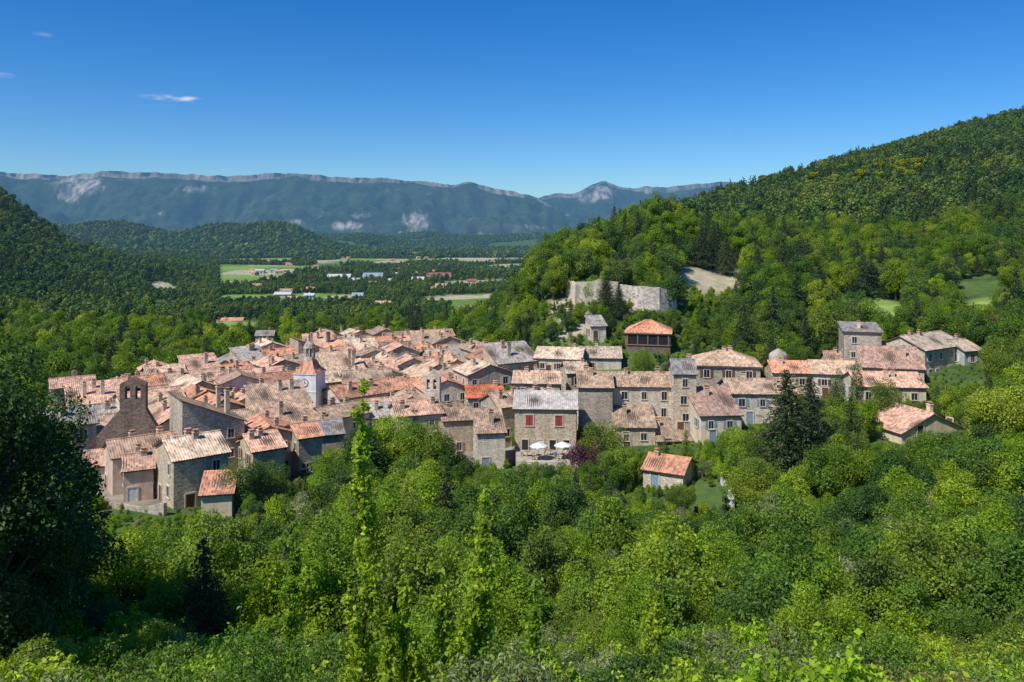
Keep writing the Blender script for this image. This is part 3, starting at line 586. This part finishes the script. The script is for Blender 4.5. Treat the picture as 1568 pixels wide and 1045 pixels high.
# ------------------------------------------------------------------ ramparts
def wallpath(name,pts,thick,mat,extra=2.0,rag=.3):
    P=[]; 
    for (u,d,vt,vb) in pts:
        P.append((X(u,d),d,ZV(vt,d),ZV(vb,d)-extra))
    b=MB()
    for i in range(len(P)-1):
        (x0,y0,z0,l0),(x1,y1,z1,l1)=P[i],P[i+1]; dx,dy=x1-x0,y1-y0; L=math.hypot(dx,dy); nx,ny_=-dy/L*thick,dx/L*thick; K=max(2,int(L/.7)); pj=0
        for k in range(K):
            a,c=k/K,(k+1)/K; j=pj+random.uniform(-rag,rag); j*=.8
            q=lambda t,o,z:(x0+dx*t+nx*o,y0+dy*t+ny_*o,z)
            za=z0+(z1-z0)*a+pj; zb=z0+(z1-z0)*c+j; la=l0+(l1-l0)*a; lb=l0+(l1-l0)*c; pj=j
            b.add([q(a,0,la),q(c,0,lb),q(c,1,lb),q(a,1,la),q(a,.15,za),q(c,.15,zb),q(c,1,zb),q(a,1,za)],[(0,1,5,4),(1,2,6,5),(2,3,7,6),(3,0,4,7),(4,5,6,7)])
    o=b.obj(name,[mat]); 
    us_=[p[0] for p in pts]; HERO.append((min(us_),max(us_),min(p[1] for p in pts),max(p[3] for p in pts)))
wallpath('rampart_wall',[(842,232,417,453),(852,222,424,461),(866,214,430,464),(880,208,434,466)],1.5,STN['pale'])
wallpath('rampart_wall',[(880,209,432,466),(915,206,428,462),(946,204,434,460)],1.3,STN['grey'],rag=.15)
wallpath('rampart_wall',[(946,204,436,460),(975,200,439,464),(1010,198,442,470),(1037,201,446,478)],1.6,STN['rampart'],rag=.12)
wallpath('garden_wall',[(1094,122,694,706),(1101,112,718,734),(1112,104,748,764),(1120,100,766,780)],.4,STN['white'],1.0,.05)
wallpath('retaining_wall',[(112,106,745,765),(170,101,770,788),(215,99,778,792),(250,97,772,790)],.5,STN['grey'],1.0,.08)
wallpath('terrace_wall',[(790,119,707,711),(888,119,707,711)],.5,STN['pale'],3.0,.02)
x=X(1192,156); zg=t1(x,156); e=empty('round_tower_ruin',(x,156,zg),0); b=MB(); zt=ZV(545,156)-zg
b.prism(0,0,-3,zt,1.9,1.8,14,0); 
for k in range(4): b.prism(0,0,zt+k*.35,zt+(k+1)*.35,1.8*math.cos(k*.38),1.8*math.cos((k+1)*.38),14,0)
b.obj('tower',[STN['grey']],e); HERO.append((1174,1210,156,575)); HOUSES.append((x,156,4))
# ------------------------------------------------------------------ terrace
zt_=ZV(706,121)
b=MB(); xa,xb=X(790,121),X(888,121); b.box(xa,xb,119.6,127,zt_-3,zt_,0)
b.obj('terrace_floor',[STN['grey']])
M_par=plain('parasol_canvas',(.75,.74,.7)); 
def parasol(u,d):
    e=empty('parasol',(X(u,d),d,zt_)); b=MB(); b.tube((0,0,0),(0,0,2.5),.03,.03,8,1); b.prism(0,0,0,.1,.3,.28,10,1)
    n=8; r=1.35; vs=[(0,0,2.65)]+[(r*math.cos(2*math.pi*i/n),r*math.sin(2*math.pi*i/n),2.1) for i in range(n)]+[(r*math.cos(2*math.pi*i/n),r*math.sin(2*math.pi*i/n),1.95) for i in range(n)]
    b.add(vs,[(0,1+i,1+(i+1)%n) for i in range(n)]+[(1+i,1+n+i,1+n+(i+1)%n,1+(i+1)%n) for i in range(n)],0)
    for i in range(n): b.tube((0,0,2.2),(r*.97*math.cos(2*math.pi*i/n),r*.97*math.sin(2*math.pi*i/n),2.07),.012,.012,4,1)
    b.obj('canopy_and_pole',[M_par,M_iron],e)
def table(u,d):
    e=empty('cafe_table',(X(u,d),d,zt_)); b=MB(); b.prism(0,0,.71,.75,.45,.45,16,0); b.tube((0,0,0),(0,0,.71),.035,.035,8,1); b.prism(0,0,0,.04,.26,.24,12,1)
    for s in (-1,1):
        cx=s*.8; b.box(cx-.2,cx+.2,-.2,.2,.43,.46,0); bx=cx+s*.2; b.box(min(bx,bx+s*.03),max(bx,bx+s*.03),-.2,.2,.46,.9,0)
        for px in(-.17,.17):
            for py in(-.17,.17): b.box(cx+px-.02,cx+px+.02,py-.02,py+.02,0,.43,1)
    b.obj('top_and_chairs',[SHU['wood'],M_iron],e)
def personmat(nm,shirt,tr):
    m,nt=newmat(nm); p=principled(nt,.8,.2); tc=N(nt,'ShaderNodeTexCoord'); s=N(nt,'ShaderNodeSeparateXYZ'); nt.links.new(tc.outputs['Object'],s.inputs[0]); mm=N(nt,'ShaderNodeMath',operation='DIVIDE'); mm.inputs[1].default_value=1.8; nt.links.new(s.outputs['Z'],mm.inputs[0])
    r=ramp(nt,[(0,(.04,.03,.03)),(.04,tr),(.54,shirt),(.82,(.45,.27,.19)),(.935,(.06,.035,.02))],'CONSTANT'); nt.links.new(mm.outputs[0],r.inputs[0]); nt.links.new(r.outputs[0],p.inputs['Base Color']); finish(nt,p.outputs[0]); return m
def person(u,d,shirt,tr,rot,stride=.12):
    P=[(0,0,.95),(0,0,1.15),(0,.01,1.38),(0,.0,1.5),(0,-.01,1.6),(0,-.01,1.72),(.1,0,.9),(.11,-stride,.5),(.11,-stride*.6,.08),(.11,-stride*.6-.14,.03),(-.1,0,.9),(-.11,stride*.6,.5),(-.11,stride*1.4,.08),(-.11,stride*1.4-.14,.03),(.19,.01,1.42),(.25,.02,1.14),(.24,-.12,.92),(.24,-.18,.84),(-.19,.01,1.42),(-.25,.04,1.14),(-.24,-.02,.9),(-.24,-.06,.81)]
    E=[(0,1),(1,2),(2,3),(3,4),(4,5),(0,6),(6,7),(7,8),(8,9),(0,10),(10,11),(11,12),(12,13),(2,14),(14,15),(15,16),(16,17),(2,18),(18,19),(19,20),(20,21)]
    rr=[.15,.13,.16,.06,.1,.085,.1,.065,.045,.04,.1,.065,.045,.04,.07,.045,.035,.035,.07,.045,.035,.035]
    me=bpy.data.meshes.new('person'); me.from_pydata(P,E,[]); o=bpy.data.objects.new('person',me); link(o); mo=o.modifiers.new('s','SKIN'); 
    for i,v in enumerate(me.skin_vertices[0].data): v.radius=(rr[i],rr[i]*.8); v.use_root=(i==0)
    o.modifiers.new('u','SUBSURF').levels=1; o.modifiers['u'].render_levels=2
    me.materials.append(personmat('clothes',shirt,tr)); o.location=(X(u,d),d,zt_); o.rotation_euler=(0,0,rot)
parasol(825,121.6); parasol(862,122.0)
for u,d in ((825,121.6),(862,122),(843,124.3),(808,123.5),(878,123)): table(u,d)
person(872,120.8,(.5,.04,.04),(.05,.06,.12),.6); person(836,121.0,(.6,.6,.58),(.08,.08,.1),-1.2); person(850,120.7,(.1,.2,.4),(.2,.17,.12),2.4)
# ------------------------------------------------------------------ valley buildings
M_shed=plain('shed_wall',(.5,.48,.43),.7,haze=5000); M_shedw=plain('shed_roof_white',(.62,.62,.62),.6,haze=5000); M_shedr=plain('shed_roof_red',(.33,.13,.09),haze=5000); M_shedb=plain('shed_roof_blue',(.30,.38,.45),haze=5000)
def shed(u,v,wpx,h,dep,rm,rot=0.1):
    dd=None
    for q in np.arange(420,3300,8):
        x=X(u,q)
        if HV-t1(x,q)/q*F<=v: dd=q;break
    if dd is None: return
    x=X(u,dd); w=wpx/F*dd; e=empty('farm_shed',(x,dd,t1(x,dd)),rot); b=MB(); hw=w/2;hd=dep/2; rz=h+hd*.25
    b.add([(-hw,-hd,-3),(hw,-hd,-3),(hw,hd,-3),(-hw,hd,-3),(-hw,-hd,h),(hw,-hd,h),(hw,hd,h),(-hw,hd,h),(-hw,0,rz),(hw,0,rz)],[(0,1,5,4),(2,3,7,6),(1,2,6,9,5),(3,0,4,8,7)],0); b.obj('walls',[M_shed],e)
    b=MB(); b.add([(-hw-.5,-hd-.5,h),(hw+.5,-hd-.5,h),(hw+.5,0,rz+.15),(-hw-.5,0,rz+.15),(hw+.5,hd+.5,h),(-hw-.5,hd+.5,h)],[(0,1,2,3),(3,2,4,5)],0)
    b.obj('roof',[rm],e); HOUSES.append((x,dd,w*.5))
    b=MB(); fr3=((-hw,-hd),(1,0),(0,-1)); k=max(2,int(w/8))
    for i in range(k): b.wbox(fr3,(i+.4)*w/k,(i+.6)*w/k,0,h*.6,0,.1,0)
    b.obj('doors',[M_iron],e)
random.seed(21)
for a in ((520,430,34,4,26,M_shedw),(572,430,30,5,28,M_shedb),(548,434,18,3.5,16,M_shedw),(640,434,18,4,22,M_shedw),(672,430,36,5,30,M_shedr),(398,419,14,4,14,M_shedw),(420,418,10,4,12,M_shedb),(434,457,24,2.6,12,M_shedw),(474,458,14,2.6,10,M_shedw),(548,459,16,3,14,M_shedb),(764,462,12,4,10,M_shedr),(722,436,14,4,12,M_shedr),(500,426,12,4,14,M_shedw),(610,425,14,4,14,M_shedw),(595,436,12,4,12,M_shedw)): shed(*a)
for k in range(44):
    u=random.uniform(380,760); q=random.uniform(420,1900); x=X(u,q)
    if t1(x,q)>-44: continue
    house('valley_house',x,q,random.uniform(8,12),random.uniform(7,9),random.uniform(2.5,4),random.uniform(-.6,.6),roof=random.choice(['orange','pink','beige']),wall=random.choice(['cream','pale']),dens=.6,seed=k)
# ------------------------------------------------------------------ vegetation meshes
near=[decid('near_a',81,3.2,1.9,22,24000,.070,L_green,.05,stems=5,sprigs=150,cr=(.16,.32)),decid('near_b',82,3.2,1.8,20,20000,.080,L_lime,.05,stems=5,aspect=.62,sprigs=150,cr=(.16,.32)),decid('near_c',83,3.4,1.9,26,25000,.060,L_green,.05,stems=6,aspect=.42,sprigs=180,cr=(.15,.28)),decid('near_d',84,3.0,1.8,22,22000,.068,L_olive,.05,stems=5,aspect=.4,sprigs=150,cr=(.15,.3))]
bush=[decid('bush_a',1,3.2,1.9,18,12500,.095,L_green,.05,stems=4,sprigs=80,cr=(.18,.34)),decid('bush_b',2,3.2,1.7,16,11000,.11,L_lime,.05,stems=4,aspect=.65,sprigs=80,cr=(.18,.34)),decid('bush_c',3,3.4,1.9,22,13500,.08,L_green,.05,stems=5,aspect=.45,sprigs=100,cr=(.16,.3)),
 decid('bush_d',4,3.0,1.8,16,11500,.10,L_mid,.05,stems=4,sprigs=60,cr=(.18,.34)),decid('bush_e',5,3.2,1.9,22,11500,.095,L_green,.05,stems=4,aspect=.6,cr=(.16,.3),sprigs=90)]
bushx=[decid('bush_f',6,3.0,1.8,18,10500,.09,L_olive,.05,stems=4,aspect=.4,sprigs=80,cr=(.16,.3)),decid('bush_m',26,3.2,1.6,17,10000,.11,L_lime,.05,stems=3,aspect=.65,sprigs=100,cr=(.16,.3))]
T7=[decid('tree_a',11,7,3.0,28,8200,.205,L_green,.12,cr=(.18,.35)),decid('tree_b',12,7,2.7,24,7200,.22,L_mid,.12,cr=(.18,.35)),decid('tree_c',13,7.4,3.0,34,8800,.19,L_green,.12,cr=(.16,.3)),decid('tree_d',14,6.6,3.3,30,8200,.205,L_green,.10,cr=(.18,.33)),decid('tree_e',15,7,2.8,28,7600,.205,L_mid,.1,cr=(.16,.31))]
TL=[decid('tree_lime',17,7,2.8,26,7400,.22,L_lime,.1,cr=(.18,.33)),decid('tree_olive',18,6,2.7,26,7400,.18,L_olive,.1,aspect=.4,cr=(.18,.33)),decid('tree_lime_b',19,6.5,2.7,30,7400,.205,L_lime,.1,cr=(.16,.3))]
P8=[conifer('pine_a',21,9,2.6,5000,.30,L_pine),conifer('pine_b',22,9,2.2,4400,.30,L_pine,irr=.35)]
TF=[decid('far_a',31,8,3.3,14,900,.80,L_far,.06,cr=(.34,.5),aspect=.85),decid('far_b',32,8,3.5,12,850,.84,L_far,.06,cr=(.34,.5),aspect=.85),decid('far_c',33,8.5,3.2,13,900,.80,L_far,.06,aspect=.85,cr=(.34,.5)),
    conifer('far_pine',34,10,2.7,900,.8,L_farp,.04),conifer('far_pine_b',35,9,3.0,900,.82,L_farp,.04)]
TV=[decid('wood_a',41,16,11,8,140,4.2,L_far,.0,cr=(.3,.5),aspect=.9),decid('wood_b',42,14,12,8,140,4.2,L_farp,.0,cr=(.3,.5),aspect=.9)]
# ------------------------------------------------------------------ scatter
HA=np.array(HOUSES)
vlU=np.array([-200,0,120,170,220,300,350,400,450,490,540,640,690,780,885,960,990,1090,1130,1170,1250,1340,1400,1470,1568,1800]); vlV=np.array([780,800,830,825,796,792,745,725,740,715,650,645,700,712,714,735,760,765,740,665,655,700,690,672,600,560])
def sites(d0,d1,sp,u0=-160,u1=1730):
    xs=[];ys_=[]; y=d0
    while y<d1:
        x0,x1=X(u0,max(y,30)),X(u1,max(y,30)); n=int((x1-x0)/sp); xs.append(x0+(np.arange(n)+R.rand(n)*.9)*sp); ys_.append(y+R.rand(n)*sp*.95); y+=sp
    return np.concatenate(xs),np.concatenate(ys_)
def filt(x,y,h,minh,front=True,hm=.6,ter=True):
    z=terr(x,y); u=x/np.maximum(y,1)*F+784; ok=~invillage(u,y); ok&=clearm(x,y,z)<.45
    ok&=~((u>786)&(u<892)&(y>118)&(y<128))
    for hx,hy,hr in HA: 
        if hy>y.max()+20 or hy<y.min()-20: continue
        ok&=np.hypot(x-hx,y-hy)>hr*hm+h*.2
    if front:
        dl=np.interp(u,UF,DF); vl=np.interp(u,vlU,vlV)+R.rand(len(u))**1.5*45-4
        m=(y<np.where(u<790,dl,np.where(u<1110,108,90))); cap=(HV-vl)/F*y-z; h=np.where(m,np.minimum(h,cap),h)
    hu=h*.4/np.maximum(y,1)*F
    for (a,b,dd,vb) in HERO:
        m=(y<dd+3)&(u>a-hu)&(u<b+hu); cap=(HV-(vb-6))/F*y-z; h=np.where(m,np.minimum(h,np.maximum(cap,.8)),h)
    # meadows on the hill keep only low growth on their lower edge
    mead=((u>1035)&(u<1140)&(y>196)&(y<236))|((u>1285)&(u<1400)&(y>190)&(y<226)); h=np.where(mead,np.minimum(h,3.0),h)
    ok&=h>minh
    return x[ok],y[ok],z[ok],h[ok],u[ok]
x,y=sites(9.5,46,1.7); h=2.2+2.2*R.rand(len(x))**1.4
x,y,z,h,u=filt(x,y,h,.6)
k=R.rand(len(x)); P=np.stack([x,y,z-.2],1); lim=vn(x/6,y/6,55)
nr=(y<23); sx=((k<.16)|((lim>.6)&(k<.55)))&~nr; bs=~sx&~nr
scatter('near_foreground_shrubs',near,P[nr],h[nr]/3.2,'shrub'); scatter('foreground_shrubs',bush,P[bs],h[bs]/3.2,'shrub'); scatter('flowering_shrubs',bushx,P[sx],h[sx]/3.2,'shrub')
x,y=sites(46,134,3.1); h=3.6+5.6*R.rand(len(x))**1.3; x,y,z,h,u=filt(x,y,h,1.0); P=np.stack([x,y,z-.3],1); k=R.rand(len(x)); pn=vn(x/14,y/14,57)
il=(k<.15)|((pn>.6)&(k<.6)); ip=(k>.965)
scatter('slope_trees',T7,P[~il&~ip],h[~il&~ip]/7,'tree'); scatter('slope_trees_light',TL,P[il],h[il]/7,'tree'); scatter('slope_pines',P8,P[ip],h[ip]*1.15/9,'pine')
x,y=sites(84,222,1.9,780,1730); h=1.0+1.9*R.rand(len(x)); x,y,z,h,u=filt(x,y,h,.4,True,.70)
rkm=~((np.abs(u-865)<35)&(y>175)&(R.rand(len(x))<.6)); P=np.stack([x,y,z-.15],1)[rkm]; h=h[rkm]
scatter('garden_bushes',T7[:3]+TL,P,h/7,'bush')
x,y=sites(84,128,1.9,60,780); h=.9+1.6*R.rand(len(x)); x,y,z,h,u=filt(x,y,h,.4,False,.70)
P=np.stack([x,y,z-.15],1); scatter('garden_bushes',T7[:3]+TL,P,h/7,'bush')
x,y=sites(104,330,4.6); h=6.0+7*R.rand(len(x))**1.3; m=(y>134)|(x>X(1110,y)); x,y,h=x[m],y[m],h[m]; x,y,z,h,u=filt(x,y,h,1.8,False,.8); 
low=(y<200)&(u>780)&(u<1100); h=np.where(low,np.minimum(h,5.0),h)
P=np.stack([x,y,z-.3],1); k=R.rand(len(x)); pn=vn(x/35,y/35,5)
ip=(k<.12)|((pn>.62)&(k<.42)); il=(k>.86)
scatter('hillside_trees',T7,P[~ip&~il],h[~ip&~il]/7,'tree'); scatter('hillside_pine_trees',P8,P[ip],h[ip]*1.15/9,'pine'); scatter('hillside_trees_light',TL,P[il],h[il]*.85/7,'tree')
x,y=sites(330,820,5.6); h=6+5*R.rand(len(x)); x,y,z,h,u=filt(x,y,h,2,False); k=R.rand(len(x)); pn=vn(x/90,y/90,6)
flat=(z<-44)&(u>230)&(u<830); h=np.where(flat,h*.62,h)
keep=~(flat&(vn(x/60,y/60,8)<.28)); x,y,z,h,u,k,pn=[q[keep] for q in (x,y,z,h,u,k,pn)]
ip=(k<.2+.45*(pn>.5)); ip&=~((z<-44)&(u>230)&(u<830)&(k>.08)); P=np.stack([x,y,z-.4],1)
scatter('distant_forest',TF[:3],P[~ip],h[~ip]/8,'tree'); scatter('distant_pine_forest',TF[3:],P[ip],h[ip]*1.05/9,'pine')
x,y=sites(820,1900,9,-150,1730); m=~((y>1050)&(x>X(960,y))); x,y=x[m],y[m]; h=8+5*R.rand(len(x)); x,y,z,h,u=filt(x,y,h,3,False)
flat=(z<-48)&(u>300); h=np.where(flat,h*.7,h); keep=~(flat&(vn(x/80,y/80,8)<.3)); x,y,z,h,u=[q[keep] for q in (x,y,z,h,u)]
k=R.rand(len(x)); P=np.stack([x,y,z-.5],1); scatter('valley_woodland',TF[:3],P[k<.6],h[k<.6]*1.1/8,'tree'); scatter('valley_pine_woodland',TF[3:],P[k>=.6],h[k>=.6]*1.1/9,'pine')
x,y=sites(1900,5600,23,-150,980); h=12+8*R.rand(len(x)); z=terr(x,y); u=x/y*F+784
keep=(vn(x/260,y/330,12)<.6)|(z>-55); x,y,z,h=x[keep],y[keep],z[keep],h[keep]; P=np.stack([x,y,z-3],1); k=R.rand(len(x))
scatter('distant_woods',[TV[0]],P[k<.6],h[k<.6]/16,'trees'); scatter('distant_woods',[TV[1]],P[k>=.6],h[k>=.6]/16,'trees')
# ------------------------------------------------------------------ individual trees
random.seed(5)
big=decid('big_tree',51,18,5.4,50,34000,.22,L_dark,.10,cr=(.16,.3)); big2=decid('big_tree2',52,18,5.0,44,29000,.22,L_dark,.08,cr=(.16,.3))
place('large_dark_tree',big,-8,40,18.6,18,wz=1.05); place('large_dark_tree',big2,52,46,15.4,18,wz=1.1); place('large_dark_tree',big2,-60,33,17,18); place('large_dark_tree',big,100,50,9,18)
place('large_dark_tree',big,22,36,9.5,18)
rt=decid('round_tree',53,8,4.0,30,12000,.2,L_mid,.1,cr=(.22,.34)); place('round_tree',rt,922,120,8.2,8); place('round_tree',rt,1355,128,7.5,8); place('garden_tree',rt,375,100,7.0,8); place('garden_tree',rt,410,104,6.0,8); place('round_tree',rt,985,168,6,8)
pu=decid('purple_shrub',54,3.2,2.2,16,5000,.16,L_purple,.05,stems=3); place('purple_leaf_shrub',pu,903,116.5,4.4,3.2,1.2); place('purple_leaf_shrub',pu,1515,176,6,3.2)
cy=cypress('cypress_mesh',55,9,.95,6000,.16,L_dark)
for u,d,h in ((634,136,8.5),(1285,134,9),(1312,133,10),(1276,136,7.5),(176,300,11),(154,320,12)): place('cypress_tree',cy,u,d,h,9)
pm=conifer('pine_mesh',56,15,3.4,16000,.3,L_pine,irr=.3,power=.7); place('pine_tree',pm,1204,102,16.6,15,wz=1.25); place('pine_tree',pm,1240,108,14,15,wz=1.2); place('pine_tree',pm,928,198,11,15,wz=1.1); place('pine_tree',pm,948,196,8.5,15,wz=1.2)
for u,d,h in ((1075,252,13),(1112,250,12),(1092,256,14),(1030,240,12),(1160,235,12),(1350,255,13),(1255,225,11)): place('pine_tree',pm,u,d,h,15,wz=1.25)
cl=conifer('conifer_light_mesh',57,7,1.8,4500,.2,L_green); place('spruce_tree',cl,1050,118,6,7); place('spruce_tree',cl,1018,122,4.5,7)
st=decid('tall_tree',58,12,4.6,38,16500,.26,L_mid,.08,cr=(.16,.3)); stg=decid('tall_tree_light',68,12,4.4,34,15500,.26,L_green,.08,cr=(.16,.3)); 
for i,(u,d,h) in enumerate(((768,185,13),(740,176,9),(1000,262,15),(985,255,13),(905,245,11),(940,250,13),(1020,258,14),(1190,262,14),(1130,268,13),(1250,250,13),(1320,252,10),(1400,232,10),(1060,268,13),(700,165,6),(715,168,7),(795,172,9),(780,160,6),(970,236,9),(1215,228,11),(1180,215,9))): place('broadleaf_tree',st if i%2 else stg,u,d,h,12)
st2=decid('slope_tree',59,8,4.2,36,18000,.19,L_green,.06,cr=(.16,.3)); st3=decid('slope_tree_lime',69,8,3.8,32,18000,.175,L_lime,.06,cr=(.16,.3)); st4=decid('slope_tree_dark',70,8,4.2,36,17000,.2,L_dark,.06,cr=(.16,.32))
for i,(u,d,h) in enumerate(((1290,96,8.5),(1370,92,8),(1440,98,8.5),(1160,98,7.5),(1330,84,7),(1500,90,10),(600,112,11.5),(560,108,10.5),(645,112,10.5),(1540,106,11),(690,110,7),(510,108,7.5),(745,104,5.5),(840,106,5),(1135,110,8),(1040,98,4.5))): place('broadleaf_tree',(st2,st4,st2)[i%3],u,d,h,8)
for u,d,h in ((760,48,7.5),(700,56,7),(1120,60,7),(880,66,6.5),(1400,60,7.5),(980,44,6),(520,60,8),(330,52,6),(1240,44,6),(1122,118,6)): place('broadleaf_tree',st3,u,d,h,8)
sp_=sapling('sapling_mesh',60,11,1,6500,.12,L_lime); place('young_poplar',sp_,549,24,12.6,11,rot=.3); place('young_poplar',sp_,438,26,8.8,11,rot=2)
sp2=sapling('sapling_mesh2',61,7,4,7500,.12,L_lime,1.2); place('young_poplar',sp2,722,24,9.6,7); place('young_poplar',sp2,640,22,7.6,7); place('young_poplar',sp2,800,17,6.2,7); place('young_poplar',sp2,1000,30,7,7)
ru=decid('rust_shrub',62,2.4,1.2,14,5200,.045,L_rust,.1,stems=5); place('rust_shrub',ru,1490,14,3.9,2.4)
br=decid('broom_mesh',63,2.5,1.8,10,1500,.3,L_yellow,.05); pts=[]; 
for k in range(26):
    u=random.gauss(1355,45); d=random.uniform(440,500); pts.append((X(u,d),d,t1(X(u,d),d)+4.5))
scatter('flowering_broom',[br],np.array(pts),np.full(len(pts),1.9),'broom')
# ------------------------------------------------------------------ sky, sun
S=Vector((-.74,-.67,0)).normalized(); el=math.radians(52); S=Vector((S.x*math.cos(el),S.y*math.cos(el),math.sin(el)))
w=bpy.data.worlds.new('World'); scene.world=w; w.use_nodes=True; nt=w.node_tree; nt.nodes.clear()
sk=N(nt,'ShaderNodeTexSky',sky_type='NISHITA'); sk.sun_disc=False; sk.sun_elevation=el; sk.sun_rotation=math.atan2(S.x,S.y); sk.altitude=600; sk.air_density=1.0; sk.dust_density=.6; sk.ozone_density=3.0
hs=N(nt,'ShaderNodeHueSaturation'); hs.inputs['Saturation'].default_value=1.42; hs.inputs['Value'].default_value=1.0; nt.links.new(sk.outputs[0],hs.inputs['Color'])
col=mixc(nt,hs.outputs[0],(.68,.93,1.2),1.0,'MULTIPLY'); tc=N(nt,'ShaderNodeTexCoord')
nz=N(nt,'ShaderNodeTexNoise'); nz.inputs['Scale'].default_value=1.0; nz.inputs['Detail'].default_value=6; mpn=N(nt,'ShaderNodeMapping'); mpn.inputs['Scale'].default_value=(70,70,260); nt.links.new(tc.outputs['Generated'],mpn.inputs[0]); nt.links.new(mpn.outputs[0],nz.inputs['Vector'])
for (u,v,ru_,rv,st_) in ((262,150,46,6.0,1.2),(288,152,14,5,1.8),(62,52,18,5,.35),(5,115,16,6,.35),(1110,200,14,6,.35)):
    c0=Vector((u-784,F,HV-v)); L=c0.length; c0/=L; sx,sz=L/ru_,L/rv
    mp=N(nt,'ShaderNodeMapping'); mp.inputs['Scale'].default_value=(sx,3,sz); mp.inputs['Location'].default_value=(-c0.x*sx,-c0.y*3,-c0.z*sz); nt.links.new(tc.outputs['Generated'],mp.inputs[0])
    ln=N(nt,'ShaderNodeVectorMath',operation='LENGTH'); nt.links.new(mp.outputs[0],ln.inputs[0])
    a=N(nt,'ShaderNodeMath',operation='SUBTRACT'); a.inputs[0].default_value=1; a.use_clamp=True; nt.links.new(ln.outputs['Value'],a.inputs[1])
    b=N(nt,'ShaderNodeMath',operation='SUBTRACT'); nt.links.new(nz.outputs[0],b.inputs[0]); b.inputs[1].default_value=.38; b.use_clamp=True
    m=N(nt,'ShaderNodeMath',operation='MULTIPLY'); nt.links.new(a.outputs[0],m.inputs[0]); nt.links.new(b.outputs[0],m.inputs[1])
    m2=N(nt,'ShaderNodeMath',operation='MULTIPLY'); m2.use_clamp=True; nt.links.new(m.outputs[0],m2.inputs[0]); m2.inputs[1].default_value=st_*2.2
    col=mixc(nt,col,(6.5,7.1,7.8),m2.outputs[0])
bg=N(nt,'ShaderNodeBackground'); bg.inputs['Strength'].default_value=.108; nt.links.new(col,bg.inputs[0]); wo=N(nt,'ShaderNodeOutputWorld'); nt.links.new(bg.outputs[0],wo.inputs[0])
sl=bpy.data.lights.new('sun','SUN'); sl.energy=5.0; sl.angle=math.radians(.53); sl.color=(1,.95,.87); so=bpy.data.objects.new('sun',sl); so.rotation_euler=S.to_track_quat('Z','Y').to_euler(); link(so)
cam=bpy.data.cameras.new('camera'); cam.sensor_width=36; cam.lens=36*F/1568; cam.shift_y=-(522.5-HV)/1568; cam.clip_start=.3; cam.clip_end=40000
co=bpy.data.objects.new('camera',cam); co.location=(0,0,0); co.rotation_euler=(math.radians(90),0,0); link(co); scene.camera=co
scene.view_settings.view_transform='Standard'; scene.view_settings.look='None'; scene.view_settings.exposure=0
print('objects',len(bpy.data.objects))
